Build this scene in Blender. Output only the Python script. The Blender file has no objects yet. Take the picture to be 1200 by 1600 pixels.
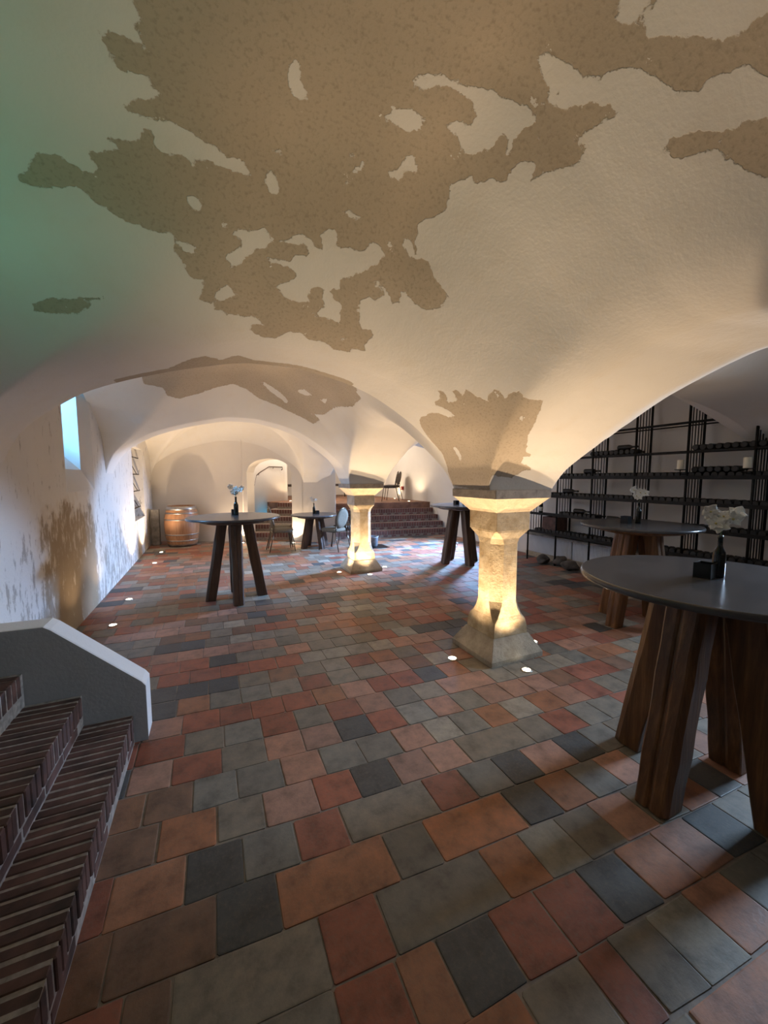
import bpy, bmesh, math, random
import numpy as np
from mathutils import Vector, Matrix
random.seed(7)
SC = bpy.context.scene
COL = SC.collection
# ------------------------------------------------------------------ camera
cam_d = bpy.data.cameras.new('camera'); cam = bpy.data.objects.new('camera', cam_d); COL.objects.link(cam)
cam_d.sensor_fit = 'VERTICAL'; cam_d.sensor_height = 36.0; cam_d.lens = 36.0*600/1600
cam_d.clip_start = .02; cam_d.clip_end = 100
PITCH = math.atan(53/600); YAW = math.radians(24.2237)
cam.location = (0, 0, 1.6); cam.rotation_euler = (math.pi/2-PITCH, 0, -YAW)
SC.camera = cam
# ------------------------------------------------------------------ world, view
W = bpy.data.worlds.new('daylight'); SC.world = W; W.use_nodes = True
W.node_tree.nodes['Background'].inputs[0].default_value = (.16, .52, .85, 1)
W.node_tree.nodes['Background'].inputs[1].default_value = .85
SC.view_settings.view_transform = 'Standard'; SC.view_settings.look = 'None'
SC.view_settings.gamma = 1.0; SC.view_settings.use_curve_mapping = False
SC.view_settings.exposure = 1.0
# ------------------------------------------------------------------ large lights: daylight falling through the windows
def area(name, loc, direction, sx, sy, power, color, spread=180):
    l = bpy.data.lights.new(name, 'AREA'); l.shape = 'RECTANGLE'; l.size = sx; l.size_y = sy
    l.energy = power; l.color = color; l.spread = math.radians(spread)
    o = bpy.data.objects.new(name, l); COL.objects.link(o); o.location = loc
    o.rotation_euler = Vector(direction).to_track_quat('-Z', 'Y').to_euler()
    return o
BLUE = (.34, .57, 1.0)
area('window_daylight', (6.5, 7.6, 2.08), (-1, -.12, -.62), .75, .35, 155, BLUE, 85)
area('window_daylight', (6.6, .95, 2.2), (-1, .03, -.36), .8, .6, 32, (.55, .75, 1.0), 80)
area('window_daylight', (-3.0, 5.0, 3.6), (1, .25, -.75), .9, .9, 150, (.22, .56, 1.0), 110)
WARM = (1.0, .72, .45); CREAM = (1.0, .85, .70)
def bulb(name, loc, power, color, radius=.06):
    l = bpy.data.lights.new(name, 'POINT'); l.energy = power; l.color = color; l.shadow_soft_size = radius
    o = bpy.data.objects.new(name, l); COL.objects.link(o); o.location = loc
    return o
def uplight(name, loc, power, color, deg=130, direction=(0, 0, 1), blend=.7, radius=.03):
    l = bpy.data.lights.new(name, 'SPOT'); l.energy = power; l.color = color; l.shadow_soft_size = radius
    l.spot_size = math.radians(deg); l.spot_blend = blend
    o = bpy.data.objects.new(name, l); COL.objects.link(o); o.location = loc
    o.rotation_euler = Vector(direction).to_track_quat('-Z', 'Y').to_euler()
    return o
# lamps standing in the part of the cellar behind the camera
uplight('lamp_behind_camera', (.9, -3.2, 2.05), 26, CREAM, 62, (-.05, 1, .16), .6, .12)
uplight('emergency_light', (-1.22, 1.70, 1.98), 3.6, (.12, 1.0, .62), 165, (.35, .1, 1), .9, .08)
bulb('lamp_upper_room', (4.2, 12.2, 2.9), 50, CREAM, .15)
bulb('lamp_upper_room', (2.6, 12.6, 2.9), 24, CREAM, .15)
bulb('lamp_upper_room', (1.6, 10.9, 2.7), 9, CREAM, .1)

# ------------------------------------------------------------------ tagging and mesh helpers
def tag(o, label=None, cat=None, group=None, kind=None):
    if label: o['label'] = label
    if cat: o['category'] = cat
    if group: o['group'] = group
    if kind: o['kind'] = kind
    return o
def thing(name, label, cat, loc=(0, 0, 0), rz=0, group=None):
    o = bpy.data.objects.new(name, None); COL.objects.link(o); o.empty_display_size = .1
    o.location = loc; o.rotation_euler = (0, 0, rz)
    return tag(o, label, cat, group)
def copy_tree(o, parent=None):
    c = o.copy(); COL.objects.link(c)
    if parent is not None: c.parent = parent
    for ch in list(o.children): copy_tree(ch, c)
    return c
class MB:
    def __init__(s): s.v = []; s.f = []; s.sm = []
    def add(s, vs, fs, smooth=False, M=None):
        b = len(s.v)
        for p in vs: s.v.append(tuple(M @ Vector(p)) if M is not None else tuple(p))
        for f in fs: s.f.append(tuple(b+i for i in f)); s.sm.append(smooth)
        return s
    def box(s, x0, y0, z0, x1, y1, z1, M=None):
        return s.add([(x0,y0,z0),(x1,y0,z0),(x1,y1,z0),(x0,y1,z0),(x0,y0,z1),(x1,y0,z1),(x1,y1,z1),(x0,y1,z1)],
                     [(0,3,2,1),(4,5,6,7),(0,1,5,4),(1,2,6,5),(2,3,7,6),(3,0,4,7)], False, M)
    def loft(s, rings, smooth=False, cap=True, close=True, M=None):
        n = len(rings[0]); vs = [p for r in rings for p in r]; fs = []
        for k in range(len(rings)-1):
            for i in range(n if close else n-1):
                j = (i+1) % n
                fs.append((k*n+i, k*n+j, (k+1)*n+j, (k+1)*n+i))
        s.add(vs, fs, smooth, M)
        if cap:
            s.add(rings[0][::-1], [tuple(range(n))], False, M); s.add(rings[-1], [tuple(range(n))], False, M)
        return s
    def lathe(s, prof, n=24, smooth=True, M=None, c=(0, 0, 0)):
        rings = [[(c[0]+r*math.cos(2*math.pi*i/n), c[1]+r*math.sin(2*math.pi*i/n), c[2]+z) for i in range(n)] for r, z in prof]
        return s.loft(rings, smooth, True, True, M)
    def tube(s, pts, r, n=8, smooth=True, M=None):
        pts = [Vector(p) for p in pts]; rings = []
        rr = r if isinstance(r, (list, tuple)) else [r]*len(pts)
        up = Vector((0, 0, 1))
        for i, p in enumerate(pts):
            d = (pts[min(i+1, len(pts)-1)]-pts[max(i-1, 0)]).normalized()
            a = d.cross(up)
            if a.length < .05: a = d.cross(Vector((0, 1, 0)))
            a.normalize(); b = a.cross(d).normalized()
            rings.append([p+(a*math.cos(2*math.pi*k/n)+b*math.sin(2*math.pi*k/n))*rr[i] for k in range(n)])
        return s.loft(rings, smooth, True, True, M)
    def build(s, name, mat, parent=None, bevel=0, seg=2, crease_smooth=False, solid=0):
        me = bpy.data.meshes.new(name); me.from_pydata([tuple(p) for p in s.v], [], s.f); 
        me.polygons.foreach_set('use_smooth', s.sm)
        bm = bmesh.new(); bm.from_mesh(me); bmesh.ops.remove_doubles(bm, verts=bm.verts, dist=1e-5)
        bmesh.ops.recalc_face_normals(bm, faces=bm.faces); bm.to_mesh(me); bm.free(); me.update()
        me.materials.append(mat)
        o = bpy.data.objects.new(name, me); COL.objects.link(o)
        if parent is not None: o.parent = parent
        if solid:
            m = o.modifiers.new('thick', 'SOLIDIFY'); m.thickness = solid; m.offset = 0
        if bevel:
            m = o.modifiers.new('bevel', 'BEVEL'); m.width = bevel; m.segments = seg; m.limit_method = 'ANGLE'; m.angle_limit = math.radians(40)
        return o
def T(x, y, z): return Matrix.Translation((x, y, z))
def RZ(a): return Matrix.Rotation(a, 4, 'Z')
def RX(a): return Matrix.Rotation(a, 4, 'X')
def RY(a): return Matrix.Rotation(a, 4, 'Y')
# ------------------------------------------------------------------ materials
def newmat(name):
    m = bpy.data.materials.new(name); m.use_nodes = True; nt = m.node_tree
    return m, nt, nt.nodes['Principled BSDF']
def N(nt, t, **kw):
    n = nt.nodes.new(t)
    for k, v in kw.items(): setattr(n, k, v)
    return n
def setin(n, **kw):
    for k, v in kw.items():
        n.inputs[k.replace('_', ' ')].default_value = v
def coords(nt, scale=(1, 1, 1)):
    tc = N(nt, 'ShaderNodeTexCoord'); mp = N(nt, 'ShaderNodeMapping'); mp.inputs['Scale'].default_value = scale
    nt.links.new(tc.outputs['Object'], mp.inputs['Vector']); return mp.outputs['Vector']
def noise(nt, vec, scale, detail=4, rough=.55):
    n = N(nt, 'ShaderNodeTexNoise'); n.inputs['Scale'].default_value = scale; n.inputs['Detail'].default_value = detail
    n.inputs['Roughness'].default_value = rough
    nt.links.new(vec, n.inputs['Vector']); return n.outputs['Fac']
def ramp(nt, fac, stops):
    r = N(nt, 'ShaderNodeValToRGB'); e = r.color_ramp.elements
    while len(e) < len(stops): e.new(.5)
    for el, (p, c) in zip(e, stops): el.position = p; el.color = (*c, 1) if len(c) == 3 else c
    nt.links.new(fac, r.inputs['Fac']); return r.outputs['Color']
def mix(nt, fac, a, b, mode='MIX'):
    m = N(nt, 'ShaderNodeMix', data_type='RGBA', blend_type=mode)
    if isinstance(fac, (int, float)): m.inputs[0].default_value = fac
    else: nt.links.new(fac, m.inputs[0])
    for i, s in ((6, a), (7, b)):
        if isinstance(s, tuple): m.inputs[i].default_value = (*s, 1)
        else: nt.links.new(s, m.inputs[i])
    return m.outputs[2]
def mth(nt, op, a, b=None, clamp=False):
    m = N(nt, 'ShaderNodeMath', operation=op, use_clamp=clamp)
    for i, s in ((0, a), (1, b)):
        if s is None: continue
        if isinstance(s, (int, float)): m.inputs[i].default_value = s
        else: nt.links.new(s, m.inputs[i])
    return m.outputs[0]
def bump(nt, bsdf, h, strength=.3, dist=.01):
    b = N(nt, 'ShaderNodeBump'); b.inputs['Strength'].default_value = strength; b.inputs['Distance'].default_value = dist
    nt.links.new(h, b.inputs['Height']); nt.links.new(b.outputs[0], bsdf.inputs['Normal']); return b
def sstep(nt, v, a, b):
    m = N(nt, 'ShaderNodeMapRange', interpolation_type='SMOOTHSTEP'); m.clamp = True
    m.inputs['From Min'].default_value = a; m.inputs['From Max'].default_value = b
    nt.links.new(v, m.inputs['Value']); return m.outputs['Result']
def simple(name, col, rough=.5, metal=0, var=.12, scale=14, bumps=0, col2=None, sc3=(1, 1, 1), bdist=.004):
    m, nt, b = newmat(name); v = coords(nt, sc3); n = noise(nt, v, scale)
    c2 = col2 or tuple(c*(1-var*2.2) for c in col)
    c = ramp(nt, n, [(.3, c2), (.7, tuple(min(1, c*(1+var)) for c in col))])
    nt.links.new(c, b.inputs['Base Color']); b.inputs['Roughness'].default_value = rough; b.inputs['Metallic'].default_value = metal
    if bumps: bump(nt, b, n, bumps, bdist)
    return m
WHITE = (.75, .725, .68)
def m_vault():
    m, nt, b = newmat('limewashed_vault_plaster'); v = coords(nt)
    at = N(nt, 'ShaderNodeAttribute', attribute_name='peel')
    n1 = noise(nt, v, 20, 6, .72); n2 = noise(nt, v, 5, 3); n3 = noise(nt, v, 60, 4); n4 = noise(nt, v, 1.3, 3)
    nz = mth(nt, 'MULTIPLY', mth(nt, 'SUBTRACT', n1, .5), .060)
    # small flakes inside the peeled zones
    fl = mth(nt, 'MULTIPLY', sstep(nt, noise(nt, v, 12, 5, .7), .645, .70), .05)
    s = mth(nt, 'SUBTRACT', mth(nt, 'ADD', at.outputs['Fac'], nz), fl)
    mask = sstep(nt, s, -.0025, .0025)
    white = mix(nt, n4, tuple(c*.93 for c in WHITE), tuple(min(1, c*1.05) for c in WHITE))
    white = mix(nt, mth(nt, 'MULTIPLY', sstep(nt, n2, .5, .75), .25), white, (.70, .63, .53))
    raw = mix(nt, n4, (.38, .315, .24), (.56, .48, .375))
    raw = mix(nt, mth(nt, 'MULTIPLY', sstep(nt, n3, .48, .75), .55), raw, (.29, .24, .175))
    nt.links.new(mix(nt, mask, white, raw), b.inputs['Base Color']); b.inputs['Roughness'].default_value = .92
    hgt = mth(nt, 'ADD', mth(nt, 'MULTIPLY', mask, -1.0), mth(nt, 'MULTIPLY', n3, .35))
    hgt = mth(nt, 'ADD', hgt, mth(nt, 'MULTIPLY', n2, 1.2))
    bump(nt, b, hgt, .55, .009)
    return m
def m_wall():
    m, nt, b = newmat('stained_white_wall_plaster'); v = coords(nt)
    sep = N(nt, 'ShaderNodeSeparateXYZ'); nt.links.new(v, sep.inputs[0]); X, Y, Z = sep.outputs
    vs = coords(nt, (1, 1, .35))
    n1 = noise(nt, vs, 13, 6, .72); n2 = noise(nt, v, 3, 4); n3 = noise(nt, v, 45, 4)
    left = sstep(nt, mth(nt, 'MULTIPLY', X, -1), 1.0, 1.2)
    Yn = mth(nt, 'ADD', Y, mth(nt, 'MULTIPLY', mth(nt, 'SUBTRACT', n2, .5), 1.3))
    Zn = mth(nt, 'ADD', Z, mth(nt, 'MULTIPLY', mth(nt, 'SUBTRACT', noise(nt, v, 4, 4), .5), .9))
    inY = mth(nt, 'MULTIPLY', sstep(nt, Yn, 4.1, 4.4), mth(nt, 'SUBTRACT', 1, sstep(nt, Y, 5.8, 6.0)))
    low = mth(nt, 'SUBTRACT', 1, sstep(nt, Zn, 1.15, 1.45))
    low2 = mth(nt, 'SUBTRACT', 1, sstep(nt, Zn, .35, 1.35))
    bias = mth(nt, 'ADD', mth(nt, 'MULTIPLY', mth(nt, 'MULTIPLY', inY, low), .16), mth(nt, 'MULTIPLY', low2, .115))
    st = sstep(nt, mth(nt, 'ADD', n1, bias), .575, .68)
    st = mth(nt, 'MULTIPLY', st, left)
    zone = mth(nt, 'MULTIPLY', mth(nt, 'MULTIPLY', inY, low), left)
    base = mix(nt, n2, tuple(c*.92 for c in WHITE), WHITE)
    base = mix(nt, mth(nt, 'MULTIPLY', zone, .7), base, (.52, .42, .30))
    brown = mix(nt, n2, (.36, .27, .17), (.24, .17, .10))
    grey = mix(nt, n2, (.40, .37, .33), (.30, .27, .23))
    stain = mix(nt, zone, grey, brown)
    c = mix(nt, mth(nt, 'MULTIPLY', st, .85), base, stain)
    nt.links.new(c, b.inputs['Base Color']); b.inputs['Roughness'].default_value = .92
    bump(nt, b, mth(nt, 'ADD', mth(nt, 'MULTIPLY', n3, .4), mth(nt, 'ADD', mth(nt, 'MULTIPLY', st, -.6), n2)), .5, .01)
    return m
def m_plain(name, col, sc=2.5):
    m, nt, b = newmat(name); v = coords(nt); n2 = noise(nt, v, sc, 4); n3 = noise(nt, v, 50, 4)
    nt.links.new(mix(nt, n2, tuple(c*.9 for c in col), col), b.inputs['Base Color']); b.inputs['Roughness'].default_value = .9
    bump(nt, b, mth(nt, 'ADD', mth(nt, 'MULTIPLY', n3, .4), n2), .4, .008); return m
def m_tile():
    m, nt, b = newmat('worn_clay_floor_tiles'); v = coords(nt)
    at = N(nt, 'ShaderNodeAttribute', attribute_name='tilecol')
    n1 = noise(nt, v, 9, 5, .65); n2 = noise(nt, v, 55, 4, .7); n3 = noise(nt, v, 2.0, 3)
    c = mix(nt, 1.0, at.outputs['Color'], ramp(nt, n1, [(.28, (.50, .50, .52)), (.5, (1, 1, 1)), (.75, (1.40, 1.34, 1.26))]), 'MULTIPLY')
    c = mix(nt, mth(nt, 'MULTIPLY', sstep(nt, n2, .45, .8), .42), c, (.17, .14, .11))
    nt.links.new(c, b.inputs['Base Color'])
    nt.links.new(ramp(nt, n1, [(.3, (.46,)*3), (.7, (.66,)*3)]), b.inputs['Roughness'])
    b.inputs['Specular IOR Level'].default_value = .45
    bump(nt, b, mth(nt, 'ADD', n1, mth(nt, 'MULTIPLY', n2, .4)), .35, .006); return m
def m_wood(name, c1, c2, c3, rough=.45, axis=2):
    m, nt, b = newmat(name); sc = [14, 14, 14]; sc[axis] = 1.1
    v = coords(nt, tuple(sc)); n1 = noise(nt, v, 1.6, 7, .68); n2 = noise(nt, coords(nt), 3.5, 3)
    c = ramp(nt, n1, [(.25, c1), (.5, c2), (.75, c3)])
    c = mix(nt, mth(nt, 'MULTIPLY', n2, .45), c, c1)
    nt.links.new(c, b.inputs['Base Color']); b.inputs['Roughness'].default_value = rough
    bump(nt, b, n1, .6, .006); return m
def m_stone(name, lo, hi, dark=None):
    m, nt, b = newmat(name); v = coords(nt); n1 = noise(nt, v, 6, 6, .65); n2 = noise(nt, v, 38, 5, .7)
    c = ramp(nt, n1, [(.35, lo), (.6, hi)])
    c = mix(nt, mth(nt, 'MULTIPLY', sstep(nt, n2, .52, .75), .5), c, dark or tuple(x*.5 for x in lo))
    nt.links.new(c, b.inputs['Base Color']); b.inputs['Roughness'].default_value = .85
    bump(nt, b, mth(nt, 'ADD', n1, mth(nt, 'MULTIPLY', n2, .6)), .7, .015); return m
def m_emit(name, col, s):
    m, nt, b = newmat(name); b.inputs['Base Color'].default_value = (*col, 1)
    b.inputs['Emission Color'].default_value = (*col, 1); b.inputs['Emission Strength'].default_value = s; return m
def m_glass():
    m = bpy.data.materials.new('window_glass'); m.use_nodes = True; nt = m.node_tree; nt.nodes.clear()
    o = N(nt, 'ShaderNodeOutputMaterial'); mx = N(nt, 'ShaderNodeMixShader'); t = N(nt, 'ShaderNodeBsdfTransparent'); g = N(nt, 'ShaderNodeBsdfGlossy')
    t.inputs[0].default_value = (.92, .97, 1, 1); g.inputs['Roughness'].default_value = .08; mx.inputs[0].default_value = .1
    nt.links.new(t.outputs[0], mx.inputs[1]); nt.links.new(g.outputs[0], mx.inputs[2]); nt.links.new(mx.outputs[0], o.inputs[0]); return m
M = dict(
   
    vault=m_vault(), wall=m_wall(), white=m_plain('white_limewash', (.76, .72, .66)), cheek_grey=m_plain('grey_cement_render', (.36, .35, .34), 6),
    cheek_white=m_plain('white_cheek_cap', (.80, .80, .80)), tile=m_tile(), grout=simple('floor_grout', (.13, .115, .10), .95, var=.2, scale=30, bumps=.3),
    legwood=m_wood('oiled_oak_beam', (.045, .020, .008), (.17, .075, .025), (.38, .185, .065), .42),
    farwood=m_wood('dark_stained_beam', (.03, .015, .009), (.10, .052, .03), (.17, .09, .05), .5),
    top=simple('dark_grey_stone_top', (.065, .065, .070), .26, var=.4, scale=5, col2=(.045, .045, .05)),
    stone=m_stone('sandstone', (.36, .26, .14), (.56, .46, .31), (.24, .17, .10)), stone_top=m_stone('sandstone_capital', (.60, .46, .30), (.70, .58, .40)),
    stone_dark=m_stone('weathered_grey_stone', (.22, .19, .165), (.36, .31, .26)), stone_base=m_stone('worn_base_stone', (.33, .28, .21), (.48, .42, .33)),
    brick=simple('dark_red_brick', (.105, .052, .042), .8, var=.4, scale=9, col2=(.04, .024, .020), bumps=.5), mortar=simple('lime_mortar', (.34, .30, .27), .95, var=.2, scale=30, bumps=.5),
    brick2=simple('weathered_red_brick', (.15, .062, .052), .85, var=.3, scale=5, col2=(.10, .05, .045), bumps=.4), mortar2=simple('grey_mortar', (.30, .25, .21), .95, var=.15, scale=20, bumps=.4),
    platform=simple('clay_platform_tiles', (.26, .13, .08), .6, var=.25, scale=4),
    iron=simple('black_wrought_iron', (.012, .012, .012), .5, .6, var=.3, scale=20), bottle=simple('dark_green_bottle_glass', (.012, .014, .010), .12, 0, var=.4, scale=5),
    dusty=simple('dusty_dark_bottle_glass', (.007, .007, .006), .5, 0, var=.5, scale=30),
    label=simple('paper_label', (.7, .68, .62), .7, var=.05), blackbox=simple('black_lacquer', (.008, .008, .009), .3, var=.2),
    petal=simple('white_orchid_petal', (.92, .90, .84), .5, var=.05, scale=20), lip=simple('yellow_orchid_lip', (.65, .55, .22), .6, var=.1), stem=simple('green_stem', (.05, .11, .03), .6, var=.2),
    candle=simple('ivory_candle_wax', (.92, .86, .68), .4, var=.04, scale=5), wick=simple('black_wick', (.02, .02, .02), .9),
    oak=m_wood('barrel_oak', (.20, .095, .042), (.38, .19, .09), (.50, .28, .14), .5), hoop=simple('galvanised_hoop', (.42, .40, .38), .35, .85, var=.2, scale=6), darkhead=simple('dark_barrel_end', (.10, .065, .045), .6, var=.3, scale=6),
    pad=simple('olive_grey_upholstery', (.17, .145, .105), .85, var=.12, scale=60, bumps=.2), paddark=simple('dark_chair_upholstery', (.05, .035, .028), .85, var=.2, scale=30),
    frame=simple('dark_bronze_metal', (.10, .08, .06), .3, .85, var=.2), radiator=simple('white_radiator_enamel', (.72, .74, .76), .4, var=.04, scale=4), sill=simple('worn_grey_stone_shelf', (.30, .285, .26), .7, var=.25, scale=7, bumps=.3),
    rock=m_stone('dark_field_stone', (.06, .05, .045), (.16, .14, .12)), red=simple('red_enamel', (.45, .04, .03), .4, var=.1), rail=simple('brown_iron_handrail', (.10, .06, .04), .45, .6, var=.2),
    steel=simple('brushed_steel_ring', (.5, .48, .44), .3, .9, var=.1), lens=m_emit('lit_lamp_lens', (1, .86, .62), 14), board=simple('grey_panel', (.36, .37, .38), .7, var=.12, scale=6), glass=m_glass(),
    winframe=simple('white_window_frame', (.6, .62, .64), .5, var=.05), crate=simple('reddish_brown_crate', (.10, .05, .04), .7, var=.25, scale=8), greypot=simple('grey_zinc', (.22, .23, .25), .5, .3, var=.2))

# ------------------------------------------------------------------ vault shape
def pchip(xs, ys):
    xs = np.array(xs, float); ys = np.array(ys, float)
    h = np.diff(xs); d = np.diff(ys)/h
    m = np.zeros(len(xs)); m[0] = d[0]; m[-1] = d[-1]
    for i in range(1, len(xs)-1):
        m[i] = 0 if d[i-1]*d[i] <= 0 else 2*d[i-1]*d[i]/(d[i-1]+d[i])
    def f(x):
        x = np.clip(np.asarray(x, float), xs[0], xs[-1])
        i = np.clip(np.searchsorted(xs, x)-1, 0, len(h)-1)
        t = (x-xs[i])/h[i]
        return ((2*t**3-3*t**2+1)*ys[i]+(t**3-2*t**2+t)*h[i]*m[i]+(-2*t**3+3*t**2)*ys[i+1]+(t**3-t**2)*h[i]*m[i+1])
    return f
XL, XR = -1.38, 6.18
A_arch = pchip([-1.38,-1.33,-1.24,-1.12,-.98,-.75,-.39,-.01,.32,.62,.98,1.25,1.42,1.66,1.78,1.94,2.04,2.1],
               [1.60,1.76,1.94,2.05,2.14,2.26,2.38,2.47,2.52,2.51,2.44,2.35,2.26,2.10,2.0,1.85,1.69,1.50])
A_bay = pchip([-1.38,-1.30,-1.15,-.95,-.65,-.37,0,.5,.95,1.35,1.6,1.77,1.95,2.06,2.1],
              [1.60,1.80,2.10,2.34,2.62,2.81,2.97,3.07,3.0,2.81,2.62,2.42,2.10,1.78,1.50])
B_arc = pchip([0,.05,.1,.22,.39,.59,.77,.97,1.14,1.29,1.51],[1.50,1.60,1.67,1.78,1.90,2.02,2.11,2.19,2.25,2.29,2.31])
B_bay = pchip([0,.05,.15,.35,.6,.77,1.1,1.51],[1.50,1.76,2.05,2.42,2.69,2.84,3.0,3.07])
B_wall = pchip([0,.1,.35,.61,.83,1.2,1.51],[1.70,2.12,2.38,2.52,2.64,2.85,2.93])
BANDS = [(-4.54,-4.04),(-1.02,-.52),(2.5,3.0),(6.02,6.5)]
VEND = 9.4
K0, K1 = .17, .48
def kof(v, x=0):
    return K0+np.where(np.asarray(x) < 2.4, K1-K0, 0.0)*np.clip((np.asarray(v, float)-6.5)/(VEND-6.5), 0, 1)
def ease(d, L=1.0, p=3.0):
    return 1-(1-np.clip(d/L, 0, 1))**p
def sm(t):
    t = np.clip(t, 0, 1); return t*t*(3-2*t)
def vault_z(x, v):
    x = np.asarray(x, float); v = np.asarray(v, float)
    x, v = np.broadcast_arrays(x, v)
    xm = np.where(x > 2.4, 4.8-x, x)
    spans = [(-4.04,-1.02),(-.52,2.5),(3.0,6.02),(6.5,9.4+.0)]
    z = np.full(x.shape, 0.0)
    inbay = np.zeros(x.shape, bool)
    for i, (a, b) in enumerate(spans):
        m = (v > a) & (v < b)
        inbay |= m
        L = (b-a)/2
        e = np.clip(np.minimum(v-a, b-v), 0, L)
        ds = e if i < 3 else np.clip(v-a, 0, None)
        s = ease(ds)
        if i < 2: s = sm(ds/1.15)
        if i == 2: s = .35*sm(ds/1.0)+.65*ease(ds-.0, .9, 2.2)
        A = A_arch(xm)*(1-s)+A_bay(xm)*s
        es = e*1.51/L
        c = sm((2.1-xm)/1.15); w = ease(xm-XL, 1.2, 2.0)
        Bc = B_bay(es)
        B = Bc*c+B_arc(es)*(1-c)
        B = np.where(xm < .4, Bc*w+B_wall(es)*(1-w), B)
        if i == 3:
            B = np.where(v > 7.95, np.minimum(B, A), B) if False else B
        k = .012+.10*np.clip(np.maximum(A, B)-2.0, 0, 1)
        zz = .5*(A+B+np.sqrt((A-B)**2+k*k))
        zz = np.where(xm > 2.1, np.maximum(1.495, B_arc(es)), zz)
        z = np.where(m, zz, z)
    A = np.where(xm > 2.1, 1.495, A_arch(xm))
    return np.where(inbay, z, A)
def v_of(x, y):
    v = np.asarray(y, float)-K0*(2.4-x)
    for _ in range(12):
        v = y-kof(v, x)*(2.4-x)
    return v

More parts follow.
